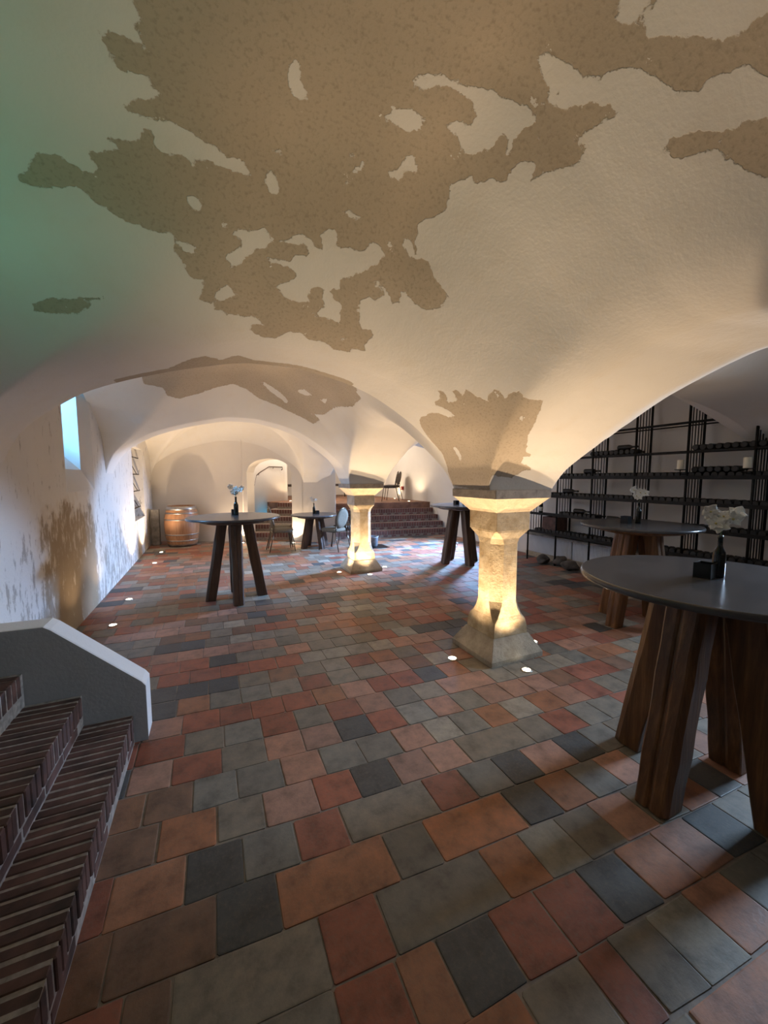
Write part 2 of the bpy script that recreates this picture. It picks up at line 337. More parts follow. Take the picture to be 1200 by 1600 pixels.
# peeled patches (+1) and islands of old limewash inside them (-1), outlines in plan, metres
PEEL = [[1,[[-0.823,2.637],[-0.775,2.612],[-0.727,2.586],[-0.659,2.578],[-0.603,2.569],[-0.476,2.534],[-0.553,2.585],[-0.633,2.623],[-0.72,2.639],[-0.785,2.652]]],[1,[[-0.164,1.527],[-0.146,1.557],[-0.15,1.575],[-0.175,1.6],[-0.17,1.62],[-0.151,1.634],[-0.127,1.635],[-0.129,1.651],[-0.152,1.652],[-0.173,1.646],[-0.196,1.631],[-0.225,1.64],[-0.252,1.642],[-0.28,1.652],[-0.277,1.68],[-0.254,1.699],[-0.249,1.716],[-0.273,1.728],[-0.245,1.746],[-0.214,1.735],[-0.172,1.736],[-0.141,1.73],[-0.148,1.753],[-0.14,1.77],[-0.096,1.785],[-0.122,1.791],[-0.177,1.814],[-0.235,1.854],[-0.256,1.856],[-0.234,1.885],[-0.193,1.88],[-0.143,1.876],[-0.086,1.866],[-0.053,1.881],[0.005,1.897],[0.066,1.911],[0.118,1.939],[0.179,1.943],[0.229,1.988],[0.132,1.988],[0.053,1.967],[0.002,1.973],[-0.017,2.004],[-0.048,1.974],[-0.109,1.983],[-0.168,1.983],[-0.163,1.946],[-0.177,1.915],[-0.204,1.922],[-0.215,1.959],[-0.248,1.986],[-0.292,1.984],[-0.34,1.988],[-0.308,2.009],[-0.299,2.017],[-0.358,2.036],[-0.404,2.047],[-0.408,2.08],[-0.389,2.089],[-0.401,2.119],[-0.457,2.121],[-0.489,2.106],[-0.511,2.088],[-0.554,2.091],[-0.586,2.096],[-0.625,2.121],[-0.637,2.151],[-0.689,2.183],[-0.676,2.203],[-0.624,2.204],[-0.58,2.202],[-0.533,2.19],[-0.496,2.181],[-0.461,2.176],[-0.443,2.212],[-0.392,2.227],[-0.355,2.244],[-0.299,2.256],[-0.235,2.258],[-0.182,2.265],[-0.148,2.252],[-0.114,2.274],[-0.057,2.278],[-0.008,2.295],[-0.036,2.315],[-0.075,2.318],[-0.094,2.298],[-0.116,2.29],[-0.129,2.31],[-0.103,2.335],[-0.091,2.369],[-0.061,2.369],[-0.085,2.404],[-0.037,2.418],[0.004,2.419],[-0.001,2.463],[-0.023,2.523],[0.023,2.523],[0.081,2.518],[0.116,2.515],[0.06,2.535],[0.05,2.576],[0.116,2.569],[0.128,2.594],[0.201,2.599],[0.286,2.588],[0.322,2.61],[0.344,2.634],[0.279,2.643],[0.264,2.695],[0.328,2.746],[0.429,2.732],[0.497,2.637],[0.578,2.622],[0.629,2.662],[0.754,2.633],[0.81,2.669],[0.914,2.631],[0.919,2.579],[0.961,2.566],[1.003,2.553],[0.98,2.494],[1.011,2.422],[1.001,2.397],[0.93,2.421],[0.912,2.408],[0.881,2.324],[0.871,2.286],[0.91,2.258],[0.951,2.257],[0.991,2.204],[1.018,2.196],[1.05,2.22],[1.086,2.203],[1.1,2.179],[1.077,2.151],[1.107,2.135],[1.181,2.149],[1.248,2.124],[1.298,2.08],[1.322,2.014],[1.325,2.005],[1.278,2.002],[1.196,1.989],[1.15,1.962],[1.095,1.997],[1.095,1.976],[1.059,1.947],[1.061,1.916],[1.042,1.882],[1.066,1.844],[1.111,1.792],[1.132,1.754],[1.12,1.718],[1.099,1.67],[1.125,1.62],[1.148,1.567],[1.177,1.589],[1.195,1.555],[1.211,1.517],[1.262,1.468],[1.252,1.417],[1.254,1.363],[1.28,1.334],[1.303,1.328],[1.321,1.381],[1.33,1.328],[1.352,1.264],[1.387,1.185],[1.366,1.14],[1.35,1.156],[1.324,1.188],[1.326,1.166],[1.339,1.093],[1.346,1.059],[1.335,1.039],[1.355,0.993],[1.32,1.005],[1.281,1.051],[1.264,1.104],[1.244,1.143],[1.21,1.172],[1.18,1.181],[1.183,1.172],[1.204,1.11],[1.178,1.144],[1.152,1.15],[1.088,1.125],[1.089,1.106],[1.12,1.079],[1.173,1.058],[1.21,1.035],[1.248,1.003],[1.257,0.963],[1.268,0.926],[1.307,0.878],[1.322,0.876],[1.353,0.855],[1.375,0.847],[1.401,0.814],[1.429,0.783],[1.417,0.769],[1.413,0.75],[1.422,0.706],[1.425,0.678],[1.447,0.65],[1.471,0.637],[1.495,0.603],[1.517,0.571],[1.545,0.542],[1.511,0.532],[1.476,0.523],[1.45,0.517],[1.417,0.508],[1.391,0.501],[1.359,0.492],[1.334,0.486],[1.303,0.477],[1.279,0.47],[1.265,0.493],[1.25,0.516],[1.233,0.54],[1.216,0.564],[1.197,0.589],[1.184,0.617],[1.163,0.642],[1.141,0.668],[1.117,0.694],[1.092,0.72],[1.066,0.746],[1.039,0.773],[1.006,0.796],[0.971,0.818],[0.936,0.84],[0.902,0.863],[0.863,0.88],[0.828,0.902],[0.793,0.923],[0.756,0.944],[0.719,0.965],[0.682,0.986],[0.643,1.006],[0.605,1.026],[0.569,1.05],[0.529,1.069],[0.489,1.087],[0.449,1.105],[0.409,1.122],[0.368,1.139],[0.326,1.149],[0.286,1.173],[0.245,1.191],[0.204,1.214],[0.162,1.23],[0.121,1.252],[0.08,1.273],[0.038,1.294],[-0.004,1.321],[-0.046,1.347],[-0.089,1.366],[-0.132,1.391],[-0.175,1.415],[-0.172,1.456],[-0.168,1.491]]],[-1,[[1.157,0.889],[1.143,0.856],[1.115,0.833],[1.094,0.814],[1.123,0.775],[1.156,0.74],[1.173,0.774],[1.197,0.814],[1.202,0.83],[1.205,0.837],[1.205,0.866],[1.182,0.892]]],[-1,[[1.221,0.81],[1.226,0.84],[1.237,0.856],[1.267,0.817],[1.283,0.799],[1.305,0.763],[1.331,0.73],[1.361,0.682],[1.36,0.639],[1.349,0.595],[1.341,0.554],[1.339,0.519],[1.297,0.507],[1.282,0.533],[1.265,0.559],[1.254,0.589],[1.235,0.617],[1.221,0.648],[1.199,0.677],[1.181,0.71],[1.156,0.74],[1.181,0.765],[1.206,0.792]]],[-1,[[0.14,2.202],[0.222,2.188],[0.306,2.171],[0.341,2.198],[0.392,2.202],[0.437,2.171],[0.499,2.143],[0.538,2.149],[0.547,2.172],[0.611,2.173],[0.597,2.149],[0.572,2.133],[0.593,2.106],[0.622,2.083],[0.675,2.061],[0.669,2.087],[0.676,2.147],[0.722,2.118],[0.799,2.104],[0.825,2.084],[0.83,2.058],[0.877,2.033],[0.939,2.053],[0.916,2.08],[0.91,2.111],[0.866,2.149],[0.806,2.198],[0.728,2.256],[0.738,2.29],[0.696,2.308],[0.7,2.336],[0.758,2.354],[0.78,2.371],[0.791,2.462],[0.728,2.461],[0.631,2.487],[0.585,2.464],[0.646,2.464],[0.658,2.43],[0.685,2.409],[0.655,2.371],[0.663,2.328],[0.613,2.328],[0.58,2.352],[0.57,2.391],[0.595,2.419],[0.502,2.439],[0.465,2.445],[0.385,2.409],[0.416,2.37],[0.467,2.345],[0.505,2.313],[0.44,2.293],[0.37,2.295],[0.336,2.293],[0.285,2.291],[0.301,2.281],[0.351,2.274],[0.401,2.269],[0.454,2.269],[0.465,2.233],[0.525,2.218],[0.536,2.187],[0.506,2.179],[0.457,2.193],[0.424,2.198],[0.374,2.195],[0.328,2.22],[0.313,2.24],[0.266,2.255],[0.251,2.275],[0.21,2.301],[0.198,2.325],[0.156,2.351],[0.124,2.351],[0.14,2.333],[0.114,2.306],[0.154,2.278],[0.201,2.252],[0.194,2.231],[0.153,2.222]]],[-1,[[0.058,2.473],[0.092,2.455],[0.131,2.422],[0.149,2.446],[0.184,2.473],[0.143,2.492],[0.102,2.513],[0.058,2.504]]],[-1,[[0.718,1.564],[0.754,1.518],[0.802,1.497],[0.861,1.512],[0.869,1.546],[0.818,1.585],[0.761,1.592],[0.723,1.588]]],[-1,[[0.816,1.777],[0.863,1.736],[0.865,1.675],[0.886,1.664],[0.937,1.683],[0.937,1.714],[0.895,1.732],[0.885,1.778],[0.838,1.788]]],[-1,[[0.654,1.834],[0.68,1.801],[0.706,1.777],[0.707,1.813],[0.67,1.844]]],[-1,[[0.628,1.787],[0.636,1.767],[0.655,1.777],[0.647,1.797]]],[-1,[[0.669,1.999],[0.695,1.984],[0.758,1.985],[0.746,1.999],[0.703,2.007]]],[-1,[[0.642,1.894],[0.652,1.875],[0.668,1.885],[0.652,1.897]]],[-1,[[0.93,2.025],[0.936,2.005],[0.953,2.016],[0.942,2.026]]],[-1,[[0.28,1.986],[0.292,1.944],[0.348,1.972],[0.345,2.03],[0.313,2.038],[0.285,2.007]]],[-1,[[0.284,1.875],[0.313,1.869],[0.366,1.885],[0.326,1.895]]],[-1,[[0.312,1.534],[0.335,1.523],[0.361,1.544],[0.37,1.6],[0.411,1.636],[0.395,1.656],[0.365,1.659],[0.332,1.632],[0.319,1.587]]],[-1,[[0.75,1.402],[0.763,1.377],[0.839,1.341],[0.904,1.332],[0.971,1.323],[1.037,1.292],[1.079,1.286],[1.113,1.271],[1.174,1.233],[1.211,1.21],[1.209,1.249],[1.2,1.291],[1.189,1.315],[1.211,1.382],[1.203,1.404],[1.177,1.357],[1.156,1.345],[1.144,1.398],[1.154,1.429],[1.128,1.461],[1.102,1.517],[1.064,1.535],[1.039,1.51],[1.005,1.49],[0.963,1.495],[0.958,1.478],[0.978,1.451],[1.039,1.433],[1.044,1.398],[1.011,1.376],[0.977,1.359],[0.923,1.36],[0.871,1.37],[0.834,1.379],[0.825,1.401],[0.788,1.421],[0.763,1.416]]],[-1,[[-0.059,2.12],[-0.031,2.103],[0.022,2.124],[-0.006,2.154],[-0.047,2.141]]],[-1,[[0.998,1.966],[1.018,1.943],[1.059,1.961],[1.087,1.983],[1.08,2.006],[1.042,2.003],[1.009,1.986]]],[-1,[[0.91,2.179],[0.933,2.166],[0.964,2.17],[0.998,2.18],[0.973,2.191],[0.925,2.195]]],[-1,[[0.827,2.549],[0.861,2.529],[0.852,2.569]]],[-1,[[1.289,1.137],[1.295,1.12],[1.313,1.112],[1.308,1.13]]],[-1,[[1.236,1.288],[1.256,1.26],[1.266,1.273],[1.247,1.285]]],[1,[[1.478,0.925],[1.478,0.89],[1.49,0.847],[1.506,0.808],[1.536,0.768],[1.539,0.736],[1.536,0.703],[1.551,0.663],[1.561,0.617],[1.569,0.572],[1.608,0.583],[1.647,0.593],[1.678,0.601],[1.717,0.611],[1.692,0.655],[1.665,0.7],[1.653,0.728],[1.624,0.751],[1.607,0.77],[1.593,0.774],[1.564,0.797],[1.547,0.826],[1.538,0.86],[1.521,0.911],[1.504,0.92]]],[1,[[-0.494,3.465],[-0.321,3.434],[-0.202,3.281],[-0.09,3.155],[-0.006,3.11],[0.103,3.247],[0.211,3.144],[0.335,3.245],[0.479,3.238],[0.8,3.412],[0.625,3.442],[0.45,3.472],[0.275,3.501],[0.1,3.531],[-0.075,3.561],[-0.25,3.59],[-0.425,3.62],[-0.6,3.65]]],[1,[[1.628,4.42],[1.686,4.402],[1.712,4.821],[1.648,5.165],[1.603,5.479],[1.556,5.656],[1.401,5.804],[1.536,5.764],[1.476,5.922],[1.29,5.96],[1.105,5.995],[0.92,6.002],[0.694,6.008],[0.512,5.923],[0.341,5.876],[0.135,5.925],[-0.111,6.017],[-0.352,6.044],[-0.481,5.951],[-0.519,5.84],[-0.727,5.805],[-0.62,3.413],[-0.403,3.376],[-0.185,3.339],[0.032,3.302],[0.25,3.266],[0.468,3.229],[0.685,3.192],[0.903,3.155],[1.12,3.118]]],[-1,[[1.137,5.643],[1.241,5.496],[1.358,5.496],[1.287,5.584]]],[-1,[[0.696,5.754],[0.745,5.728],[0.964,5.792],[1.102,5.863],[1.062,5.904],[0.855,5.85]]],[-1,[[1.459,5.461],[1.516,5.267],[1.525,5.431]]],[1,[[1.654,2.95],[1.738,3.029],[1.86,3.064],[1.966,3.044],[2.055,3.088],[2.09,3.052],[2.096,2.889],[2.098,2.662],[2.108,2.55],[2.075,2.514],[2.088,2.491],[2.177,2.48],[2.274,2.474],[2.278,2.456],[2.324,2.44],[2.351,2.413],[2.407,2.4],[2.353,2.382],[2.283,2.38],[2.242,2.319],[2.31,2.308],[2.225,2.277],[2.114,2.149],[2.064,2.043],[2.011,1.939],[1.967,1.883],[1.91,1.925],[1.875,1.956],[1.844,1.96],[1.822,2.006],[1.824,2.067],[1.779,2.08],[1.752,2.111],[1.758,2.17],[1.79,2.168],[1.758,2.203],[1.738,2.213],[1.708,2.246],[1.673,2.251],[1.646,2.267],[1.661,2.331],[1.598,2.322],[1.604,2.361],[1.655,2.376],[1.627,2.459],[1.566,2.409],[1.531,2.441],[1.575,2.484],[1.569,2.563],[1.593,2.564],[1.659,2.506],[1.718,2.488],[1.697,2.562],[1.648,2.623],[1.633,2.725],[1.64,2.829]]],[-1,[[1.934,2.833],[1.927,2.776],[1.995,2.784],[2.017,2.833]]],[-1,[[1.931,2.068],[1.946,2.037],[1.98,2.036],[1.968,2.064]]]]
# ------------------------------------------------------------------ ceiling: groin vaults as one continuous surface
def axis_points(a, b, step, fine):
    pts = []
    x = a
    while x < b-1e-6:
        pts.append(x); st = step
        for (f0, f1, fs) in fine:
            if f0 <= x < f1: st = min(st, fs)
        x += st
    pts.append(b); return np.array(pts)
xs = axis_points(XL, XR, .035, [(-1.38, -1.2, .012), (-1.2, 1.6, .024), (1.6, 2.0, .014), (2.0, 2.12, .006), (2.66, 2.82, .008), (5.9, 6.18, .02)])
vs_ = axis_points(-4.54, VEND, .05, [(-1.1, 1.2, .03), (1.2, 2.2, .022), (2.2, 2.44, .012), (2.44, 2.52, .005), (2.5, 3.6, .02), (2.98, 3.1, .008), (3.6, 6.02, .035), (5.9, 6.02, .012), (6.5, 6.65, .012)])
GX, GV = np.meshgrid(xs, vs_, indexing='xy')
GZ = vault_z(GX, GV); GY = GV+kof(GV, GX)*(2.4-GX)
pts3 = np.stack([GX, GY, GZ], -1).reshape(-1, 3)
def plan_z(x, y): return float(vault_z(x, v_of(x, y)))
peel = np.full(len(pts3), -1.0)
def poly_sdf(poly):
    P2 = np.array(poly); P3 = np.array([[p[0], p[1], plan_z(p[0], p[1])] for p in poly])
    lo = P2.min(0)-.4; hi = P2.max(0)+.4
    idx = np.where((pts3[:, 0] > lo[0]) & (pts3[:, 0] < hi[0]) & (pts3[:, 1] > lo[1]) & (pts3[:, 1] < hi[1]))[0]
    q = pts3[idx]; d2 = np.full(len(q), 1e9); ins = np.zeros(len(q), bool); n = len(P3)
    for i in range(n):
        a = P3[i]; b = P3[(i+1) % n]; ab = b-a; L = (ab@ab)+1e-12
        t = np.clip(((q-a)@ab)/L, 0, 1); dd = q-a-t[:, None]*ab
        d2 = np.minimum(d2, (dd*dd).sum(1))
        a2 = P2[i]; b2 = P2[(i+1) % n]
        cross = (a2[1] > q[:, 1]) != (b2[1] > q[:, 1])
        xi = a2[0]+(q[:, 1]-a2[1])*(b2[0]-a2[0])/(b2[1]-a2[1]+1e-12)
        ins ^= cross & (q[:, 0] < xi)
    return idx, np.where(ins, 1, -1)*np.sqrt(d2)
for sign, poly in PEEL:
    idx, sd = poly_sdf(poly)
    peel[idx] = np.maximum(peel[idx], sd) if sign > 0 else np.minimum(peel[idx], -sd)
nx, nv = len(xs), len(vs_)
ii = (np.arange(nv-1)[:, None]*nx+np.arange(nx-1)[None, :]).ravel()
quads = np.stack([ii, ii+nx, ii+nx+1, ii+1], 1)
me = bpy.data.meshes.new('ceiling'); me.from_pydata(pts3.tolist(), [], quads.tolist())
me.polygons.foreach_set('use_smooth', [True]*len(me.polygons))
at = me.attributes.new('peel', 'FLOAT', 'POINT'); at.data.foreach_set('value', peel.astype(np.float32))
me.materials.append(M['vault']); ceil = bpy.data.objects.new('ceiling', me); COL.objects.link(ceil); tag(ceil, kind='structure')
def struct(name, mb, mat, **kw): return tag(mb.build(name, mat, **kw), kind='structure')
# unseen slab added over the vaults to keep the daylight outside
struct('daylight_block', MB().box(-4.6, -6.2, 3.75, 7.2, 17.5, 3.95), M['white'])

# ------------------------------------------------------------------ floor: individually laid clay tiles in one surface
R_, O_, G_, D_, P_, B_, L_ = ((.27, .095, .060), (.315, .140, .076), (.19, .173, .145), (.070, .074, .076), (.34, .19, .14), (.20, .115, .077), (.28, .26, .22))
PAL = [R_, O_, G_, G_, D_, P_, B_, L_, P_, O_, G_, R_]
PITCH_T = .2175
def row_y(k, x): return .60+PITCH_T*k-.05*(x-.5)
FIX = {-1: [(-.6, .2, B_), (.2, .75, B_), (.75, 1.25, G_), (1.25, 1.7, P_)],
       0: [(-.5, .05, B_), (.05, .42, G_), (.42, .82, O_), (.82, 1.06, G_), (1.06, 1.20, R_), (1.20, 1.39, G_), (1.39, 1.6, L_), (1.6, 1.83, P_)],
       1: [(-.5, -.2, R_), (-.2, .29, G_), (.29, .5, R_), (.5, .65, O_), (.65, .87, D_), (.87, 1.08, R_), (1.08, 1.3, R_), (1.3, 1.52, D_), (1.52, 1.75, O_), (1.75, 1.97, P_)],
       2: [(-.5, -.3, R_), (-.3, -.17, B_), (-.17, .3, G_), (.3, .52, R_), (.52, .99, G_), (.99, 1.2, O_), (1.2, 1.41, L_), (1.41, 1.63, G_), (1.63, 1.85, P_), (1.85, 2.06, G_)],
       3: [(-.5, -.37, B_), (-.37, -.04, B_), (-.04, .18, D_), (.18, .64, O_), (.64, .84, G_), (.84, 1.29, O_), (1.29, 1.5, D_), (1.5, 1.72, O_), (1.72, 1.93, G_)],
       4: [(-.5, -.41, R_), (-.41, -.15, O_), (-.15, .07, D_), (.07, .29, G_), (.29, .51, R_), (.51, .96, G_), (.96, 1.18, R_), (1.18, 1.4, G_), (1.4, 1.6, D_), (1.6, 1.85, P_)],
       5: [(-.5, -.27, B_), (-.27, -.03, O_), (-.03, .18, G_), (.18, .43, P_), (.43, .64, R_), (.64, .86, D_), (.86, 1.08, P_), (1.08, 1.3, P_), (1.3, 1.75, G_)],
       6: [(-.5, -.35, B_), (-.35, -.14, B_), (-.14, .07, G_), (.07, .3, G_), (.3, .52, P_), (.52, .75, G_), (.75, .98, G_), (.98, 1.2, P_), (1.2, 1.4, L_), (1.4, 1.6, G_)],
       7: [(-.45, -.25, P_), (-.25, 0, R_), (0, .24, G_), (.24, .46, P_), (.46, .68, P_), (.68, .9, D_), (.9, 1.12, R_), (1.12, 1.34, L_)],
       8: [(-.45, -.2, R_), (-.2, .02, G_), (.02, .24, G_), (.24, .46, R_), (.46, .68, G_), (.68, .9, R_), (.9, 1.12, P_), (1.12, 1.34, G_), (1.34, 1.56, L_), (1.56, 2.0, P_)]}
rnd = random.Random(31)
tv, tf, tcol = [], [], []
def tile(x0, x1, k, col):
    g = .0012+rnd.random()*.002; bev = .006
    j = lambda: (rnd.random()-.5)*.010
    h = (rnd.random()-.5)*.002
    c = [(x0+g, row_y(k, x0)+g), (x1-g, row_y(k, x1)+g), (x1-g, row_y(k+1, x1)-g), (x0+g, row_y(k+1, x0)-g)]
    c = [(a+j()*.6, b+j()) for a, b in c]
    # cut the corners a little, worn tiles
    ring = []
    for i in range(4):
        p, q, r = c[i-1], c[i], c[(i+1) % 4]
        w = .002+rnd.random()*.007
        def toward(a, b):
            L = math.hypot(b[0]-a[0], b[1]-a[1])+1e-9; return (a[0]+(b[0]-a[0])*w/L, a[1]+(b[1]-a[1])*w/L)
        ring.append(toward(q, p)); ring.append(toward(q, r))
    cx = sum(p[0] for p in ring)/8; cy = sum(p[1] for p in ring)/8
    b = len(tv); f = lambda p, s: (p[0]+(cx-p[0])*s, p[1]+(cy-p[1])*s)
    for p in ring: tv.append((p[0], p[1], -.005))
    for p in ring: q = f(p, .012); tv.append((q[0], q[1], -.0008+h))
    for p in ring: q = f(p, .05); tv.append((q[0], q[1], h))
    for r0 in (0, 8):
        for i in range(8): tf.append((b+r0+i, b+r0+(i+1) % 8, b+r0+8+(i+1) % 8, b+r0+8+i))
    tf.append(tuple(b+16+i for i in range(8)))
    v = .82+rnd.random()*.34; hue = 1+(rnd.random()-.5)*.14
    cc = (col[0]*v*hue, col[1]*v, col[2]*v/hue, 1)
    tcol.extend([cc]*24)
XF0, XF1 = -1.42, 6.3
for k in range(-24, 50):
    segs = FIX.get(k, []); s0 = segs[0][0] if segs else XF1; s1 = segs[-1][1] if segs else XF1
    x = XF0-rnd.random()*.2
    wear = random.Random(k)
    def fill(x, end):
        last = None
        while x < end-.03:
            w = PITCH_T*(.94+.12*rnd.random())
            if end-x < w*1.4: w = end-x
            c = rnd.choice(PAL)
            if last is not None and rnd.random() < .2: c = last
            last = c
            tile(max(x, XF0), x+w, k, c); x += w
    fill(x, s0)
    for a, b_, c in segs: tile(a, b_, k, c)
    if segs: fill(s1, XF1)
me = bpy.data.meshes.new('floor'); me.from_pydata(tv+[(XF0, -5.2, -.003), (6.3, -5.2, -.003), (6.3, 11.6, -.007), (XF0, 11.6, -.003)], [], tf+[(len(tv), len(tv)+1, len(tv)+2, len(tv)+3)])
ca = me.attributes.new('tilecol', 'FLOAT_COLOR', 'POINT')
ca.data.foreach_set('color', np.array(tcol+[(.22, .19, .165, 1)]*4, np.float32).ravel())
me.materials.append(M['tile']); fo = bpy.data.objects.new('floor', me); COL.objects.link(fo); tag(fo, kind='structure')
me.update()

# ------------------------------------------------------------------ walls
def strip_wall(pts, normal, thick, spans):
    """pts: list of (x,y) along the inner face; spans(i) -> [(z0,z1,...)] for the segment i..i+1, given as corner heights"""
    mb = MB(); nx_, ny_ = normal
    for i in range(len(pts)-1):
        a, b = pts[i], pts[i+1]
        for (a0, a1, b0, b1) in spans(i):
            o = (nx_*thick, ny_*thick)
            mb.add([(a[0], a[1], a0), (b[0], b[1], b0), (b[0], b[1], b1), (a[0], a[1], a1),
                    (a[0]+o[0], a[1]+o[1], a0), (b[0]+o[0], b[1]+o[1], b0), (b[0]+o[0], b[1]+o[1], b1), (a[0]+o[0], a[1]+o[1], a1)],
                   [(0, 1, 2, 3), (4, 7, 6, 5), (0, 4, 5, 1), (3, 2, 6, 7), (0, 3, 7, 4), (1, 5, 6, 2)])
    return mb
TOPZ = 3.2
# left wall with the splayed light opening, the niche and the stair opening
def cells_wall(y0, y1, z0, z1, holes, x, thick, sgn):
    ys = sorted({y0, y1} | {h[0] for h in holes} | {h[1] for h in holes}); zs = sorted({z0, z1} | {h[2] for h in holes} | {h[3] for h in holes})
    mb = MB()
    for i in range(len(ys)-1):
        run = None
        for j in range(len(zs)-1):
            cy, cz = (ys[i]+ys[i+1])/2, (zs[j]+zs[j+1])/2
            if not any(h[0] < cy < h[1] and h[2] < cz < h[3] for h in holes):
                mb.box(min(x, x+sgn*thick), ys[i], zs[j], max(x, x+sgn*thick), ys[i+1], zs[j+1])
    return mb
W1 = (4.97, 6.02, 1.45, 3.06)
NI = (8.72, 9.95, .76, 2.22)
WX = -1.36
wl = cells_wall(2.64, 11.8, -.02, TOPZ, [W1, NI], WX, .75, -1)
wl2 = cells_wall(-5.2, 2.64, -.02, TOPZ, [(-.6, 2.64, 0, 2.1)], WX, .75, -1)
wl.add(wl2.v, wl2.f)
struct('wall_left', wl, M['wall'])
# splayed reveal of window_1 : sill slopes up to a small outer light
def reveal(x0, x1, inner, outer):
    a = [(x0, inner[0], inner[2]), (x0, inner[1], inner[2]), (x0, inner[1], inner[3]), (x0, inner[0], inner[3])]
    b = [(x1, outer[0], outer[2]), (x1, outer[1], outer[2]), (x1, outer[1], outer[3]), (x1, outer[0], outer[3])]
    return a, b
w1 = thing('window_1', None, None, (WX-.62, 5.4, 1.8)); tag(w1, kind='structure')
def rect_ring(x, y0, y1, z0, z1): return [(x, y0, z0), (x, y1, z0), (x, y1, z1), (x, y0, z1)]
rings = [rect_ring(WX+.001, 4.97, 6.02, 1.45, 2.95), rect_ring(WX-.095, 5.0, 5.87, 1.70, 2.95), rect_ring(WX-.66, 5.03, 5.84, 2.30, 3.05)]
rv = MB()
for r0, r1 in zip(rings, rings[1:]): rv.add(r0+r1, [(0, 1, 5, 4), (1, 2, 6, 5), (2, 3, 7, 6), (3, 0, 4, 7)])
o = rv.build('window_reveal', M['white'], w1); o.location = -w1.location
fr = MB(); yy0, yy1, zz0, zz1 = 5.03, 5.84, 2.30, 3.05
for (p, q, r, s_) in ((yy0, zz0, yy0+.035, zz1), (yy1-.035, zz0, yy1, zz1), (yy0, zz0, yy1, zz0+.035), (yy0, zz1-.035, yy1, zz1)):
    fr.box(WX-.70, p, q, WX-.66, r, s_)
o = fr.build('window_frame', M['winframe'], w1); o.location = -w1.location
o = MB().box(WX-.685, yy0, zz0, WX-.68, yy1, zz1).build('window_pane', M['glass'], w1); o.location = -w1.location
# barred niche further down the left wall
w2 = thing('window_2', None, None, (WX-.3, 9.3, 1.0)); tag(w2, kind='structure')
nb = MB().box(WX-.42, NI[0]-.05, NI[2]-.05, WX-.36, NI[1]+.05, NI[3]+.05); o = nb.build('niche_panel', M['board'], w2); o.location = -w2.location
nbars = MB()
for z in (.98, 1.33, 1.68, 2.03): nbars.tube([(WX-.08, NI[0], z), (WX-.08, NI[1], z)], .012, 6)
for i, z in enumerate((.98, 1.33, 1.68)):
    nbars.tube([(WX-.10, NI[0]+.08, z+.35), (WX-.10, NI[1]-.1, z)], .008, 6)
o = nbars.build('window_bars', M['iron'], w2); o.location = -w2.location
# oblique end wall of the left nave with the arched doorway; it ends in the pier
ex = lambda x: VEND+K1*(2.4-x)
pts = []; dx0, dx1 = .82, 1.83
def door_h(x):
    u = (x-(dx0+dx1)/2)/((dx1-dx0)/2); return 1.74+.34*math.sqrt(max(0, 1-u*u))
xx = [-1.45+ (dx0+1.45)*i/12 for i in range(12)]+[dx0+(dx1-dx0)*i/22 for i in range(23)]+[dx1+(2.08-dx1)*i/3 for i in (1, 2, 3)]
pts = [(x, ex(x)) for x in xx]
def sp(i):
    a, b = xx[i], xx[i+1]
    if a >= dx0-1e-6 and b <= dx1+1e-6: return [(door_h(a), 3.76, door_h(b), 3.76)]
    return [(-.02, 3.76, -.02, 3.76)]
nrm = Vector((K1, 1)).normalized()
struct('wall_end', strip_wall(pts, (nrm.x, nrm.y), .5, sp), M['white'])
# pier between doorway and platform stair
pm = MB(); pn = [(2.06, ex(2.06)), (2.82, ex(2.82)), (2.95, ex(2.82)+.75), (2.25, ex(2.06)+.75)]
pm.loft([[(x, y, z) for x, y in pn] for z in (-.02, 1.745)], cap=True)
cxp = sum(p[0] for p in pn)/4; cyp = sum(p[1] for p in pn)/4
pm.loft([[(x+(x-cxp)*s, y+(y-cyp)*s, z) for x, y in pn] for z, s in ((1.745, .04), (1.775, .04), (1.775, 0.0), (3.76, 0.0))], cap=True)
struct('wall_pier', pm, M['white'], bevel=.02)
# header closing the right nave above its end arch
xr = [2.6+(6.2-2.6)*i/30 for i in range(31)]
ptr = [(x, VEND+(K1 if x < 2.4 else K0)*(2.4-x)-.02) for x in xr]
def spr(i):
    za = float(A_bay(4.8-xr[i])) if xr[i] > 2.7 else 1.5; zb = float(A_bay(4.8-xr[i+1]))
    return [(za-.02, 3.76, zb-.02, 3.76)]
struct('wall_header', strip_wall(ptr, (.2, .98), .3, spr), M['white'])
# right wall with two light openings
W2 = (7.2, 8.0, 1.2, 2.3); W3 = (.4, 1.4, 1.35, 2.35); RX_ = 6.14
struct('wall_right', cells_wall(-5.2, 16.4, -.02, 3.76, [W2, W3], RX_, .7, 1), M['wall'])
struct('wall_back', MB().box(-4.4, -5.4, -.02, 7, -4.6, 3.76), M['white'])
for nm, w in (('window_3', W2), ('window_4', W3)):
    t = thing(nm, None, None, (RX_+.6, (w[0]+w[1])/2, w[2])); tag(t, kind='structure')
    o = MB().box(RX_+.64, w[0], w[2], RX_+.645, w[1], w[3]).build('window_pane', M['glass'], t); o.location = -t.location
    f = MB(); f.box(RX_+.6, w[0], w[2], RX_+.66, w[0]+.04, w[3]); f.box(RX_+.6, w[1]-.04, w[2], RX_+.66, w[1], w[3]); f.box(RX_+.6, w[0], w[2], RX_+.66, w[1], w[2]+.04); f.box(RX_+.6, w[0], w[3]-.04, RX_+.66, w[1], w[3])
    o = f.build('window_frame', M['winframe'], t); o.location = -t.location
